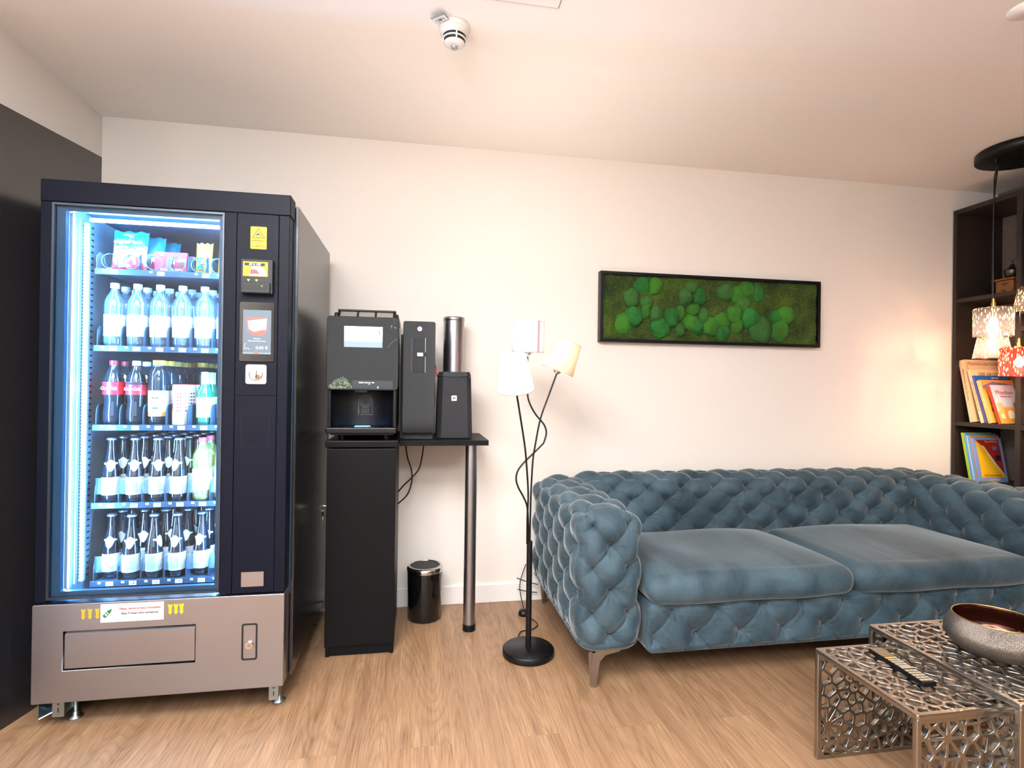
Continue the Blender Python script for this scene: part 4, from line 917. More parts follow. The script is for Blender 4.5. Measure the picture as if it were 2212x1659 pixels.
# ---------------------------------------------------------------- floor lamp
lx, ly = .496, 2.355
Lm = thing('floor_lamp', (lx, ly, 0), 'black floor lamp with three small tilted fabric shades beside the sofa', 'floor lamp')
MB().lathe([(0, 0), (.109, 0), (.112, .004), (.112, .026), (.108, .030), (0, .031)], (lx, ly, 0), 'black_satin', 64).build('base', Lm)
MB().cyl((lx, ly, .03), (lx, ly, .492), .0125, .0125, 'black_satin', 24).build('pole', Lm)
import sys
def pix(x, y, Y):   # viewing ray of a photo measurement met with the upright plane y = Y
    a, b_ = x-1106, y-829.5; c, q = math.cos(roll), math.sin(roll); u = a*c+b_*q; v = -a*q+b_*c
    d = F*1191.7+R*u-U*v; return Vector((0, 0, 1.165))+d*(Y/d.y)
def stem(pts, mat_hi, y1, lab=None):
    n = len(pts); P = []
    for i, (x, y) in enumerate(pts):
        P.append(pix(x, y, ly+(y1-ly)*(1-i/(n-1))**1.3))
    return crom(P, 5), P[0]
A1, top1 = stem([(1139.5, 770), (1139.8, 800), (1139.5, 843), (1141, 861), (1147.7, 879), (1158.5, 897), (1169.4, 909.6), (1177.5, 922), (1180, 937), (1175, 955), (1169.7, 962), (1154, 977.6), (1135, 996), (1119.6, 1015), (1114.9, 1034), (1119.6, 1053), (1130.5, 1073), (1138.4, 1093.6), (1141, 1128), (1141.5, 1175)], '', 2.42)
A2, top2 = stem([(1116, 850), (1124, 900), (1133, 958.5), (1136.8, 996), (1141, 1065), (1139, 1120), (1138.5, 1175)], '', 2.25)
A3, top3 = stem([(1203, 806), (1185, 855), (1167.6, 904), (1156.7, 958.5), (1151, 996), (1147, 1065), (1145.5, 1120), (1144.5, 1175)], '', 2.38)
for P_, lb in ((A1, 'curling arm'), (A2, 'left arm'), (A3, 'right arm')): MB().tube(P_, .0040, 'lamp_metal' if 0 else 'black_satin', 8).build('arm', Lm, label=lb)
def shade(base, axis, h, rb, rt, mat, lab, power, col):
    ax = Vector(axis).normalized(); q = Vector((0, 0, 1)).rotation_difference(ax); M4 = Matrix.Translation(base) @ q.to_matrix().to_4x4()
    m = MB(); m.T = M4; m.lathe([(rb, 0), (rt, h)], (0, 0, 0), mat, 48); m.lathe([(rt-.001, h), (rb-.001, 0)], (0, 0, 0), mat, 48)
    m.lathe([(rb-.0012, .0005), (rb+.0006, -.0005), (rb+.0006, .003)], (0, 0, 0), mat, 48).lathe([(rt-.0012, h), (rt+.0006, h+.0005), (rt+.0006, h-.003)], (0, 0, 0), mat, 48)
    s_ = m.build('lamp_shade', Lm, label=lab)
    if mat == 'shade_lilac':
        m = MB(); m.T = M4; m.lathe([(rb+.0008, 0), (rt+.0008, h)], (0, 0, 0), 'shade_seam', 4, a0=-1.20, a1=-1.03); m.build('seam', s_)
    m = MB(); m.T = M4
    m.cyl((0, 0, -.012), (0, 0, .03), .013, .013, 'lamp_metal', 20).cyl((0, 0, -.006), (0, 0, 0), .018, .018, 'lamp_metal', 20)
    for k in range(3):
        a = k*2*PI/3+.5; m.tube([(0, 0, .004), (math.cos(a)*(rb-.001), math.sin(a)*(rb-.001), .004)], .0012, 'lamp_metal', 5)
    m.build('socket', Lm)
    m = MB(); m.T = M4; m.lathe([(0, .03), (.010, .032), (.015, .040), (.018, .050), (.018, .058), (.015, .067), (.009, .073), (0, .075)], (0, 0, 0), 'bulb', 20); m.build('bulb', Lm)
    point_light('lamp_light', tuple(M4 @ Vector((0, 0, h*.60))), power, col, .028, Lm)
c1 = pix(1140.5, 761, 2.42); shade(c1+Vector((0, 0, .0)), (0.0, -0.06, 1), .139, .0725, .0725, 'shade_lilac', 'upright lilac white drum shade', 2.5, (1, .96, .92))
c2 = pix(1114, 843, 2.25); shade(c2, (-.13, -.26, 1), .150, .079, .053, 'shade_white', 'bright white tapered shade tilted left', 4.2, (1, .96, .92))
c3 = pix(1204, 801, 2.38); shade(c3, (.38, -.10, 1), .138, .0735, .058, 'shade_peach', 'peach tapered shade tilted right', 2.5, (1, .93, .85))
t = thing('lamp_cable', (.56, 2.86, .01), 'black lamp cable with foot switch lying on the floor behind the floor lamp', 'cable')
m = MB(); m.tube(crom([(.50, 2.36, .006), (.47, 2.45, .005), (.50, 2.56, .005), (.56, 2.58, .005), (.60, 2.64, .005), (.56, 2.74, .006)], 8), .0025, 'black_satin', 6)
m.tube(crom([(.56, 2.78, .02), (.56, 2.90, .10), (.60, 2.94, .20)], 8), .0025, 'black_satin', 6).tube(crom([(.55, 2.9, .08), (.60, 2.92, .06), (.66, 2.92, .05)], 6), .0025, 'black_satin', 6).tube(crom([(.55, 2.93, .13), (.60, 2.93, .11), (.66, 2.9, .10)], 6), .0025, 'black_satin', 6).build('cord', t)
MB().lathe([(0, 0), (.026, 0), (.028, .012), (.022, .026), (0, .030)], (.555, 2.76, 0), 'black_satin', 24).build('foot_switch', t)

# ---------------------------------------------------------------- moss picture
Mo = thing('moss_picture', (1.68, YB, 1.61), 'long black framed green moss picture on the back wall above the sofa', 'moss picture')
mx0, mx1, mz0, mz1 = .995, 2.362, 1.418, 1.810
Yf_ = 2.915
m = MB(); fw = .017
m.box(mx0, mx1, Yf_, YB, mz1-fw, mz1, 'black_satin', .001).box(mx0, mx1, Yf_, YB, mz0, mz0+fw, 'black_satin', .001).box(mx0, mx0+fw, Yf_, YB, mz0+fw, mz1-fw, 'black_satin', .001).box(mx1-fw, mx1, Yf_, YB, mz0+fw, mz1-fw, 'black_satin', .001).build('frame', Mo)
from mathutils import noise as NZ
nx_, nz_ = 340, 92
gx = np.linspace(mx0+fw, mx1-fw, nx_); gz = np.linspace(mz0+fw, mz1-fw, nz_); G = np.zeros((nx_, nz_, 3))
rs = np.random.RandomState(3)
for i in range(nx_):
    for j in range(nz_):
        h_ = NZ.noise(Vector((gx[i]*14, gz[j]*14, 0)))*.006+NZ.noise(Vector((gx[i]*60, gz[j]*60, 2)))*.005
        G[i, j] = (gx[i], YB-.022-h_-rs.rand()*.007, gz[j])
o = np_mesh('moss_bed', [(G, False)], 'moss_bed', Mo); o['kind'] = 'stuff'; o.data.polygons.foreach_set('use_smooth', np.zeros(len(o.data.polygons), bool))
MB().box(mx0+fw, mx1-fw, YB-.012, YB, mz0+fw, mz1-fw, 'black_matte').build('back_board', Mo)
balls = [(495,235,70,65),(610,240,60,65),(395,345,62,75),(530,385,52,50),(415,510,75,85),(330,575,75,90),(525,470,40,65),(615,495,58,60),(655,615,80,80),(760,520,65,80),(840,480,45,60),(935,255,58,48),(880,350,60,75),(1005,335,60,70),(955,455,60,50),(935,570,70,70),(830,635,45,55),(990,620,48,55),(1045,505,42,65),(1110,610,72,75),(1210,555,70,68),(1215,665,62,72),(1240,300,70,68),(1340,320,60,70),(1435,275,70,75),(1535,305,55,80),(1400,390,70,70),(1325,495,65,75),(1345,600,50,60),(1465,530,80,90),(1560,640,100,105),(1735,650,75,95),(1780,510,90,75),(1700,520,50,60)]
for k, (a, b_, ra, rb) in enumerate(balls):
    c = pix(1270+a/4.174, 560+b_/4.174, 2.925); rx = ra/4.174*.00272*.98; rz = rb/4.174*.00272*.98; dep = .030+.010*((k*37) % 5)/4
    rx *= 1.13; rz *= 1.13; nA, nB = 44, 22; vs_ = []; fs_ = []
    for j in range(nB):
        ph = PI/2*j/(nB-1)
        for i in range(nA if j else 1):
            th = 2*PI*i/nA; x = math.sin(ph)*math.cos(th); z = math.sin(ph)*math.sin(th); y = math.cos(ph)
            w_ = 1+.20*NZ.noise(Vector((x*1.5+k*3.1, z*1.5, y+k)))+.07*NZ.noise(Vector((x*8+k, z*8, y*8)))+(rs.rand()-.5)*.045
            vs_.append((c.x+x*rx*w_, YB-.018-(y**.75)*dep*w_, min(max(c.z+z*rz*w_, mz0+fw+.001), mz1-fw-.001)))
    for i in range(nA): fs_.append((0, 1+(i+1) % nA, 1+i))
    for j in range(1, nB-1):
        o1 = 1+(j-1)*nA; o2 = o1+nA
        for i in range(nA): q = (i+1) % nA; fs_.append((o1+i, o1+q, o2+q, o2+i))
    MB().add(vs_, fs_, ('moss_ball_a', 'moss_ball_b', 'moss_ball_c')[(k*5+k//3) % 3] if k < 18 else ('moss_ball_c', 'moss_ball_a', 'moss_ball_b', 'moss_ball_c')[k % 4], True).build('moss_cushion', Mo)

# ---------------------------------------------------------------- sofa
So = thing('tufted_sofa', (1.8, 2.47, 0), 'blue velvet sofa with deep button tufting and two smooth seat cushions', 'sofa')
SX0, SX1 = .612, 3.005; IX0, IX1 = .893, 2.725; SYF, SYB = 1.998, 2.935; SZ0, SZT = .135, .706
def arm(x0, x1, zt):
    r = .088; cx = (x0+x1)/2
    def disp(q, n):
        th = np.arctan2(n[..., 0], np.maximum(n[..., 2], 0)+1e-9)
        wr_ = np.where(n[..., 2] > 0, r*th, np.sign(n[..., 0])*r*PI/2)
        A_ = (q[..., 0]-cx)+wr_+np.sign(n[..., 0])*(zt-r-q[..., 2])*(np.abs(n[..., 0]) > 1e-6)
        fl = sstep(np.abs(n).max(-1), .985, .999); hs = tuft(q[..., 1], A_, .186, .180, 2.02, .0, flat=fl)
        hf = tuft(q[..., 0]+r*n[..., 0]*.9, q[..., 2]+r*n[..., 2]*.9, .158, .172, x0+.055, .465, flat=fl)
        w_ = sstep(np.abs(n[..., 1]), .45, .9)
        h = hs*(1-w_)+hf*w_
        return h*np.where(n[..., 2] < -.5, 0, 1)
    return roundbox((x0, SYF, SZ0), (x1, SYB, zt), r, .0055, disp)
def fix_bottom(gr, z):   # flatten the underside
    for P_, f in gr: P_[..., 2] = np.maximum(P_[..., 2], z)
    return gr
np_mesh('armrest', fix_bottom(arm(SX0, IX0, .700), SZ0), 'velvet', So); np_mesh('armrest', fix_bottom(arm(IX1, SX1, .712), SZ0), 'velvet', So)
def back():
    r = .115; y0, y1 = 2.655, SYB; cy = (y0+y1)/2; zt = .722
    def disp(q, n):
        th = np.arctan2(-n[..., 1], np.maximum(n[..., 2], 0)+1e-9)
        wr_ = np.where(n[..., 2] > 0, r*th, np.sign(-n[..., 1])*r*PI/2)
        A_ = wr_+(zt-r-q[..., 2])*np.sign(-n[..., 1])*(np.abs(n[..., 1]) > 1e-6)-(q[..., 1]-cy)
        # buttons measured on the front: z .643 / .561 / .478
        return tuft(q[..., 0], A_, .1868, .165, 1.004, r*PI/2+(zt-r)-.640+.0, flat=sstep(np.abs(n).max(-1), .985, .999))*1.05
    return roundbox((IX0-.10, y0, .20), (IX1+.10, y1, zt), r, .0055, disp)
np_mesh('backrest', back(), 'velvet', So)
def base():
    r = .03
    def disp(q, n):
        return tuft(q[..., 0], q[..., 2]+r*n[..., 2], .19, .212, 1.012, .297, Hh=.048)*sstep(-n[..., 1], .2, .8)
    return roundbox((IX0+.004, 2.006, .128), (IX1-.004, 2.66, .325), r, .006, disp)
np_mesh('base_frame', base(), 'velvet', So)
def cushion(x0, x1):
    r = .058
    def disp(q, n):
        u = (q[..., 0]-(x0+x1)/2)/((x1-x0)/2); v = (q[..., 1]-2.33)/.33
        crown = .024*np.clip(1-u**4, 0, 1)*np.clip(1-v**4, 0, 1)*np.maximum(n[..., 2], 0)
        wav = .004*np.sin(q[..., 0]*9+q[..., 1]*5)*np.maximum(n[..., 2], 0)+.005*np.sin(q[..., 0]*13)*np.maximum(-n[..., 1], 0)
        bul = .010*np.clip(1-u**2, 0, 1)*np.maximum(-n[..., 1], 0)
        return crown+wav+bul
    gr = roundbox((x0, 1.985, .318), (x1, 2.668, .432), r, .012, disp)
    return gr
np_mesh('seat_cushion', cushion(.897, 1.806), 'velvet', So); np_mesh('seat_cushion', cushion(1.811, 2.722), 'velvet', So)
def foot(x, y, sx, sy):
    m = MB(); th = .030
    prof = [(0, 0), (.020, 0), (.026, .06), (.034, .100), (.055, .122), (.115, .134), (.115, .140), (-.012, .140), (-.008, .07)]
    m.prism([(x+sx*a, y, z) for a, z in prof], (0, sy*.012, 0), 'alu_leg'); m.prism([(x, y+sy*a, z) for a, z in prof], (sx*.012, 0, 0), 'alu_leg'); return m.build('leg', So)
pm('alu_leg', '#aaa4a0', .25, 1)
foot(.685, 2.055, 1, 1); foot(.685, 2.915, 1, -1); foot(2.93, 2.055, -1, 1); foot(2.93, 2.915, -1, -1)
# ---------------------------------------------------------------- nesting coffee tables
def clip(poly, nx, ny, d):
    out = []
    for i in range(len(poly)):
        a, b_ = poly[i], poly[(i+1) % len(poly)]; da = a[0]*nx+a[1]*ny-d; db = b_[0]*nx+b_[1]*ny-d
        if da <= 0: out.append(a)
        if (da < 0 < db) or (db < 0 < da):
            t_ = da/(da-db); out.append((a[0]+(b_[0]-a[0])*t_, a[1]+(b_[1]-a[1])*t_))
    return out
def lattice(w, h, seed, cell=.041, strut=.0060, edge=.011):
    rg = random.Random(seed); pts = []; stars = []
    for _ in range(400):
        c_ = (rg.uniform(.03, w-.03), rg.uniform(.03, h-.03))
        if all(math.hypot(c_[0]-s_[0], c_[1]-s_[1]) > .135 for s_ in stars): stars.append(c_)
    for s_ in stars:
        n = rg.randint(8, 10); r = rg.uniform(.034, .042); a0 = rg.random()*6
        for i in range(n): a = a0+2*PI*i/n+rg.uniform(-.08, .08); pts.append((s_[0]+r*math.cos(a), s_[1]+r*math.sin(a)))
    for _ in range(3000):
        p = (rg.uniform(0, w), rg.uniform(0, h))
        if all(math.hypot(p[0]-q[0], p[1]-q[1]) > cell*.80 for q in pts): pts.append(p)
    holes = []
    for i, p in enumerate(pts):
        P_ = [(edge, edge), (w-edge, edge), (w-edge, h-edge), (edge, h-edge)]
        for j, q in enumerate(pts):
            if i == j: continue
            dx_, dy_ = q[0]-p[0], q[1]-p[1]; d_ = math.hypot(dx_, dy_)
            if d_ > .2: continue
            nx_, ny_ = dx_/d_, dy_/d_; P_ = clip(P_, nx_, ny_, (p[0]*nx_+p[1]*ny_)+d_/2-strut/2)
            if len(P_) < 3: break
        if len(P_) < 3: continue
        ar = abs(sum(P_[k][0]*P_[(k+1) % len(P_)][1]-P_[(k+1) % len(P_)][0]*P_[k][1] for k in range(len(P_))))/2
        if ar < 6e-5: continue
        Q = []   # cut the corners round
        for k in range(len(P_)):
            a, b_ = P_[k], P_[(k+1) % len(P_)]; l_ = math.hypot(b_[0]-a[0], b_[1]-a[1])
            if l_ < .001: continue
            t_ = min(.003/l_, .3); Q.append((a[0]+(b_[0]-a[0])*t_, a[1]+(b_[1]-a[1])*t_)); Q.append((b_[0]-(b_[0]-a[0])*t_, b_[1]-(b_[1]-a[1])*t_))
        if len(Q) > 4: holes.append(Q)
    return holes
def plate(par, name, w, h, seed, M, th=.012, strut=.0060):
    o_ = Vector(ORG[par.name])
    return curve2d(name, rrect(0, w, 0, h, .004), lattice(w, h, seed, strut=strut), th, 'alu_cast', par, Matrix.Translation(-o_) @ M, .0014)
def ntable(x0, x1, y0, y1, z, lab, seed):
    t_ = thing('nesting_table', ((x0+x1)/2, (y0+y1)/2, 0), lab, 'coffee table', 'openwork metal nesting tables')
    plate(t_, 'tabletop', x1-x0, y1-y0, seed, Matrix.Translation((x0, y0, z-.007)))
    RX = Matrix.Rotation(PI/2, 4, 'X')
    plate(t_, 'end_panel', x1-x0, z-.012, seed+1, Matrix.Translation((x0, y0+.007, 0)) @ RX)
    plate(t_, 'end_panel', x1-x0, z-.012, seed+2, Matrix.Translation((x0, y1-.007, 0)) @ RX)
    return t_
ntable(1.262, 1.700, 1.201, 1.564, .345, 'lower cast openwork metal table on the left with the remote control on it', 11)
ntable(1.510, 2.010, 1.149, 1.622, .380, 'taller cast openwork metal table on the right carrying the bowl', 31)
Bw = thing('metal_bowl', (1.738, 1.393, .3805), 'hammered silver bowl with dark copper inside on the taller openwork table', 'bowl')
MB().lathe([(0, .001), (.070, .001), (.095, .006), (.115, .022), (.129, .044), (.128, .062), (.120, .082), (.109, .101), (.107, .1035)], (1.738, 1.393, .3805), 'hammered_silver', 72).build('bowl_body', Bw)
MB().lathe([(.107, .1035), (.105, .1025), (.116, .080), (.123, .062), (.123, .046), (.110, .026), (.092, .010), (0, .006)], (1.738, 1.393, .3805), 'copper_glaze', 72).build('bowl_inside', Bw, label='shiny dark copper inside')
MB().tube([(1.738+.107*math.cos(a), 1.393+.107*math.sin(a), .3805+.1035) for a in np.linspace(0, 2*PI, 72, endpoint=False)], .0018, 'brass', 8, True).build('rim', Bw, label='thin golden rim')
t = thing('folded_leaf', (1.75, 1.40, .39), 'small pink folded leaf shape lying inside the metal bowl', 'leaf'); local(t); pm('rose_paper', '#b0605a', .5)
m = MB(); m.add([(0, 0, 0), (.03, .01, .03), (.045, 0, .05), (.03, -.012, .028), (.028, 0, .018)], [(0, 1, 2, 4), (0, 4, 2, 3)], 'rose_paper').add([(0, 0, 0), (-.02, .012, .025), (-.04, 0, .035), (-.02, -.01, .02)], [(0, 1, 2, 3)], 'rose_paper').build('leaf', t)
Rm = thing('remote_control', (1.4185, 1.408, .3455), 'slim black remote control with rows of grey buttons on the lower openwork table', 'remote control', rot=(0, 0, math.radians(-4))); local(Rm)
MB().box(-.0215, .0215, -.102, .102, .002, .016, 'black_satin', .003).build('housing', Rm)
pm('key_grey', '#978c76', .35); pm('key_brown', '#6a5a40', .35)
MB().box(-.0195, .0195, .045, .099, .0155, .0166, 'key_brown').build('top_plate', Rm)
for r_ in range(11):
    y = .036-r_*.0125
    if r_ in (4, 5): continue
    for c_ in range(3): MB().box(-.0185+c_*.0127, -.0075+c_*.0127, y-.004, y+.004, .0155, .0180, 'cap_orange' if r_ == 0 and c_ < 2 else 'key_grey', .0008, 1).build('button', Rm)
MB().box(-.017, .017, -.027, -.009, .0155, .0178, 'key_grey', .001).build('navigation_key', Rm)

# ---------------------------------------------------------------- bookshelf on the right wall
Bs = thing('bookshelf', (3.49, 2.0, 0), 'tall black brown bookshelf standing against the right wall behind the sofa', 'bookshelf')
bx0, bx1 = 3.321, XR-.003
ys = [(2.925, 2.947), (2.546, 2.575), (2.165, 2.194), (1.784, 1.813), (1.403, 1.432)]
for a, b_ in ys: MB().box(bx0, bx1, a, b_, 0, 2.275, 'shelf_wood', .001).build('upright_panel', Bs)
MB().box(bx0-.001, bx1, 1.403, 2.947, 2.275, 2.304, 'shelf_wood', .001).build('top_board', Bs)
for ci in range(4):
    a, b_ = ys[ci+1][1], ys[ci][0]
    for z in ([1.745, .98, .62, .25, .06] if ci % 2 == 0 else [1.535, .98, .62, .25, .06]): MB().box(bx0+.002, bx1, a, b_, z-.024, z, 'shelf_wood', .001).build('shelf_board', Bs)
# coffee grinder
G_ = thing('coffee_grinder', (3.505, 2.745, 1.745), 'old wooden box coffee grinder with metal hopper and crank on the shelf', 'coffee grinder')
gx0, gx1, gy0, gy1 = 3.45, 3.56, 2.690, 2.790
MB().box(gx0, gx1, gy0, gy1, 1.752, 1.834, 'wood_box', .002).box(gx0-.008, gx1+.008, gy0-.008, gy1+.008, 1.745, 1.752, 'wood_box').build('box', G_)
MB().box(gx0-.014, gx1+.014, gy0-.014, gy1+.016, 1.836, 1.845, 'wood_box', .002).build('lid_board', G_)
dw = MB().box(gx0-.003, gx0+.002, gy0+.006, gy1-.006, 1.757, 1.786, 'wood_box', .001).build('drawer', G_); MB().cyl((gx0-.003, 2.74, 1.772), (gx0-.012, 2.74, 1.772), .006, .008, 'pewter', 16).build('knob', dw)
m = MB(); m.prism([(gx0-.002, 2.74, 1.826), (gx0-.002, 2.762, 1.814), (gx0-.002, 2.74, 1.802), (gx0-.002, 2.718, 1.814)], (.002, 0, 0), 'pewter').prism([(3.49, gy0-.002, 1.814), (3.505, gy0-.002, 1.826), (3.52, gy0-.002, 1.814), (3.505, gy0-.002, 1.802)], (0, .002, 0), 'pewter').build('diamond_plate', G_)
MB().lathe([(0, 0), (.020, 0), (.026, .006), (.036, .03), (.042, .05), (.040, .056), (.020, .066), (.012, .074), (.010, .088), (0, .09)], (3.505, 2.74, 1.845), 'pewter', 28).build('hopper', G_)
MB().tube([(3.505, 2.74, 1.93), (3.505, 2.74, 1.955), (3.48, 2.70, 1.957), (3.45, 2.665, 1.945)], .003, 'pewter', 8).cyl((3.45, 2.665, 1.945), (3.45, 2.665, 1.97), .006, .008, 'wood_box', 12).build('crank', G_)
# books
def book(x, yb, z, w, t_, h, th, cover, spine, lab, grp, front=None, spine_text=None):
    o = thing('book', (x, yb, z), lab, 'book', grp, (-math.radians(th), 0, 0)); local(o)
    MB().box(0, w, -t_, -t_+.0022, 0, h, cover).box(0, w, -.0022, 0, 0, h, cover).build('cover', o)
    MB().box(-.001, .0015, -t_, 0, 0, h, spine).build('spine', o)
    MB().box(.0015, w-.004, -t_+.0022, -.0022, .003, h-.004, 'bk_page').build('pages', o)
    if spine_text: text(o, spine_text[0], (-.0012, -t_/2, h*spine_text[3]), spine_text[1], spine_text[2], rot=(PI/2, PI/2, -PI/2))
    if front: front(o, -t_, w, h)
    return o
g1 = 'leaning picture books on the middle shelf'
def f1(o, y, w, h):
    text(o, 'Malerisches altes Europa', (w*.5, y-.0006, h*.93), .026, 'brown', shear=.25, sx=.86)
    b = MB()
    for a in (0, 1):
        q = .014+a*.004; b.poly([(q, q), (w-q, q), (w-q, q+.0012), (q, q+.0012)], y, 'brown', .0004).poly([(q, h-q), (w-q, h-q), (w-q, h-q-.0012), (q, h-q-.0012)], y, 'brown', .0004).poly([(q, q), (q+.0012, q), (q+.0012, h-q), (q, h-q)], y, 'brown', .0004).poly([(w-q, q), (w-q-.0012, q), (w-q-.0012, h-q), (w-q, h-q)], y, 'brown', .0004)
    b.build('border', o)
book(3.350, 2.853, .98, .265, .036, .388, 11.6, 'bk_cream', 'bk_cream', 'tallest cream book titled Malerisches altes Europa, leaning at the left end', g1, f1, ('Malerisches altes Europa', .020, 'brown', .6))
def f2(o, y, w, h): text(o, 'DER GROSSE', (w*.5, y-.0006, h*.91), .028, 'brown', bold=.0004)
book(3.346, 2.783, .98, .262, .018, .331, 15.4, 'bk_cream2', 'bk_cream2', 'cream atlas reading DER GROSSE, leaning in front of the tallest book', g1, f2, ('DER GROSSE WELTATLAS', .0165, 'brown', .5))
def f3(o, y, w, h):
    b = MB(); b.poly([(0.001, 0.001), (w, 0.001), (w, h*.42), (w*.3, h*.55), (.001, h*.72)], y, 'leaf', .0004).build('landscape_print', o); text(o, 'Rainer Sauselt', (w*.62, y-.0006, h*.95), .009, 'white')
book(3.344, 2.754, .98, .245, .011, .297, 17, 'bk_blue', 'bk_violet', 'blue book leaning behind the orange book', g1, f3, None)
def f4(o, y, w, h):
    b = MB(); b.poly([(.001, h*.80), (w, h*.80), (w, h*.88), (w*.6, h*.93), (w*.35, h*.96), (.001, h*.86)], y, 'dusk', .0004).poly([(.001, .001), (w, .001), (w, h*.74), (.001, h*.74)], y, 'bk_gold', .0004).poly([(w*.1, h*.40), (w*.6, h*.40), (w*.6, h*.60), (w*.1, h*.60)], y-.0004, 'brown', .0003).poly([(.02, h*.25), (w*.7, h*.25), (w*.7, h*.36), (.02, h*.36)], y-.0004, 'bk_red', .0003).poly([(w*.75, h*.5), (w*.98, h*.5), (w*.98, h*.75), (w*.75, h*.7)], y-.0004, 'bk_redc', .0003).build('landscape_print', o)
book(3.342, 2.735, .98, .235, .026, .264, 17, 'bk_orange', 'bk_sand', 'orange landscape book leaning behind the München book', g1, f4, ('Deutsche Geschichte', .0155, 'bk_page', .6))
def f5(o, y, w, h):
    text(o, 'München', (w*.5, y-.0006, h*.80), .036, 'bk_redc', sx=.92); text(o, '1890 bis 1960', (w*.52, y-.0006, h*.695), .014, 'bk_redc')
    b = MB(); b.poly([(.001, .001), (w, .001), (w, h*.30), (.001, h*.30)], y, 'bk_gold', .0003)
    def tower(x0, x1, zt):
        P_ = [(x0, .03), (x1, .03), (x1, zt)]; n = 5; dx_ = (x1-x0)/(2*n-1)
        for i in range(2*n-1, 0, -1): zz = zt if (i % 2) else zt-.008; P_ += [(x0+dx_*i, zz), (x0+dx_*(i-1), zz)]
        return P_
    b.poly(tower(.012, .050, h*.55), y-.0004, 'bk_sand', .0003).poly(tower(w-.045, w-.003, h*.55), y-.0004, 'brown', .0003).poly(tower(.048, w-.042, h*.44), y-.0004, 'bk_orange', .0003)
    b.poly([(.066, .03), (w-.058, .03), (w-.058, h*.25)]+[((w+.008)/2+(w-.124)/2*math.cos(a), h*.25+.022*math.sin(a)) for a in np.linspace(0, PI, 9)]+[(.066, h*.25)], y-.0008, 'bk_page', .0003)
    b.poly([(.018, .03), (.038, .03), (.038, .05), (.034, .058), (.028, .061), (.022, .058), (.018, .05)], y-.0008, 'bk_page', .0003).build('town_gate_print', o)
book(3.345, 2.680, .98, .170, .017, .236, 18, 'bk_sky', 'bk_red', 'small front book titled München with a town gate on its cover', g1, f5, None)
g2 = 'thin children books on the lower shelf'
book(3.345, 2.850, .62, .205, .015, .297, 11, 'bk_green', 'bk_green', 'thin lime green book leaning at the left end of the lower shelf', g2)
book(3.345, 2.834, .62, .225, .011, .294, 11, 'bk_blue2', 'bk_blue2', 'thin blue book leaning next to the lime green book', g2)
book(3.347, 2.822, .62, .21, .010, .282, 11, 'bk_pale', 'bk_pale', 'thin pale blue book leaning second behind the yellow and red cover', g2)
book(3.345, 2.811, .62, .215, .011, .284, 11, 'bk_orange', 'bk_blue2', 'thin blue spined book with orange edge leaning directly behind the yellow and red cover', g2)
def f6(o, y, w, h):
    b = MB(); b.poly([(.014, .03), (w-.016, .03), (w-.02, h-.014), (.014, h-.014)], y, 'bk_redc', .0003).poly([(.014, .03), (w-.016, .03), (w-.03, .06), (w*.62, h*.42), (w*.45, h*.62), (w*.30, h*.80), (.014, h-.016)], y-.0004, 'bk_yellow', .0003)
    b.poly([(w-.016, .03), (w-.024, .055), (w*.64, h*.44), (w*.47, h*.64), (w*.34, h*.80), (w*.28, h*.83), (w*.43, h*.62), (w*.59, h*.42), (w-.035, .06)], y-.0008, 'bk_page', .0003).poly([(w*.3, .012), (w*.72, .012), (w*.72, .020), (w*.3, .020)], y, 'bk_yellow', .0003)
    b.poly([(w*.62, h*.72), (w*.8, h*.72), (w*.8, h*.80), (w*.62, h*.80)], y-.0004, 'dusk', .0003).poly([(w*.68, h*.48), (w*.86, h*.48), (w*.86, h*.60), (w*.68, h*.60)], y-.0004, 'ink', .0003).build('cover_print', o)
    text(o, 'Max und Moritz', (w*.62, y-.0010, h*.91), .018, 'bk_gold', sx=.8); text(o, 'Der Struwwelpeter', (w*.48, y-.0014, .042), .019, 'bk_redc', sx=.85)
book(3.350, 2.797, .62, .200, .014, .270, 11, 'bk_peri', 'bk_peri', 'blue edged children book with yellow and red cover, frontmost on the lower shelf', g2, f6)
t = thing('teal_folder', (3.5, 2.42, 1.535), 'teal folder standing upright in the second bookshelf column at the right edge', 'folder')
MB().box(3.375, 3.64, 2.455, 2.50, 1.535, 1.86, 'teal', .002).build('cover', t); MB().box(3.3745, 3.376, 2.465, 2.490, 1.60, 1.75, 'label_white').build('spine_label', t)

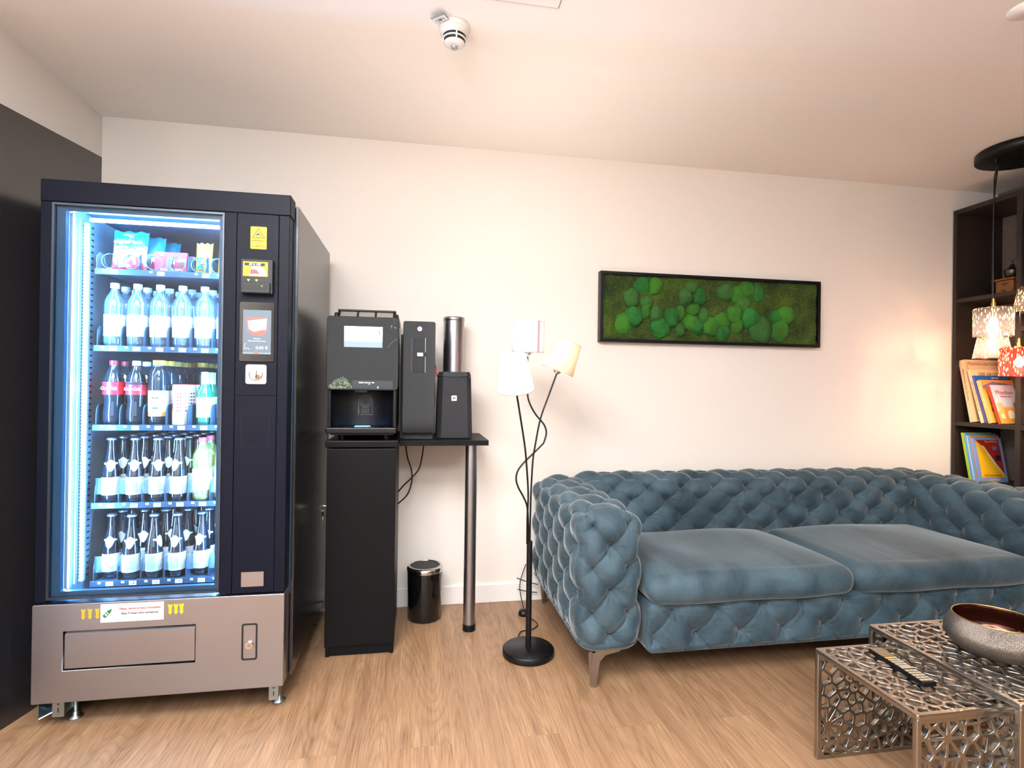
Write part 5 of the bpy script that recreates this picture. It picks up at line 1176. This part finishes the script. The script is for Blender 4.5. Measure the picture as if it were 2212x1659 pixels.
# ---------------------------------------------------------------- pendant lamp
Pe = thing('pendant_lamp', (3.11, 2.38, H), 'black ceiling pendant with five speckled glass shades above the right sofa arm', 'pendant lamp')
MB().lathe([(0, 0), (.196, 0), (.200, -.004), (.200, -.038), (.196, -.040), (0, -.036)], (3.11, 2.38, H), 'black_satin', 64).build('canopy', Pe)
def pend(x, y, ztop, h, rt, rb, mat, lab, power, col, cx, cy, brass_=True):
    m = MB(); m.tube(crom([(cx, cy, H-.036), (cx+.002, cy, H-.10), (cx+(x-cx)*.5-.006, cy+(y-cy)*.5, (H+ztop)/2+.25), (x-.004, y, (H+ztop)/2-.1), (x, y, ztop+.05)], 6), .0033, 'black_satin', 8).cyl((cx, cy, H-.036), (cx, cy, H-.058), .008, .007, 'black_satin', 16).build('cable', Pe)
    MB().cyl((x, y, ztop+.026), (x, y, ztop+.052), .0075, .006, 'brass', 16).cyl((x, y, ztop+.010), (x, y, ztop+.028), .010, .010, 'brass', 16).cyl((x, y, ztop), (x, y, ztop+.010), .021, .021, 'brass', 24).cyl((x, y, ztop-.045), (x, y, ztop), .014, .014, 'brass', 20).build('socket', Pe)
    MB().lathe([(.018, h), (rt-.004, h), (rt, h-.004), (rb, 0)], (x, y, ztop-h), mat, 48).build('glass_shade', Pe, label=lab)
    MB().lathe([(0, 0), (.008, .001), (.014, .005), (.019, .013), (.0205, .022), (.019, .032), (.015, .042), (.011, .050), (.009, .056)], (x, y, ztop-.045-.056), 'bulb', 20).build('bulb', Pe)
    point_light('pendant_light', (x, y, ztop-.120), power, col, .012, Pe)
wc = (1, .68, .42)
pend(3.010, 2.445, 1.612, .152, .085, .085, 'glass_smoke', 'smoky grey drum shade', 2.5, wc, 3.012, 2.44)
pend(3.135, 2.550, 1.508, .155, .060, .088, 'glass_clear_slit', 'clear cone shade', 2.5, wc, 3.030, 2.45)
pend(3.178, 2.380, 1.722, .132, .060, .082, 'glass_dark_slit', 'dark speckled cone shade', 3.2, wc, 3.17, 2.38)
pend(3.160, 2.430, 1.404, .150, .084, .086, 'glass_red_slit', 'red drum shade', 2.5, wc, 3.19, 2.42)
pend(3.245, 2.36, 1.30, .145, .058, .082, 'glass_blue_slit', 'blue cone shade', 2.5, wc, 3.24, 2.36)
# nothing carries a category but top-level things
for o in S.objects:
    if o.parent is not None and 'category' in o: del o['category']
    if o.parent is not None and 'group' in o: del o['group']
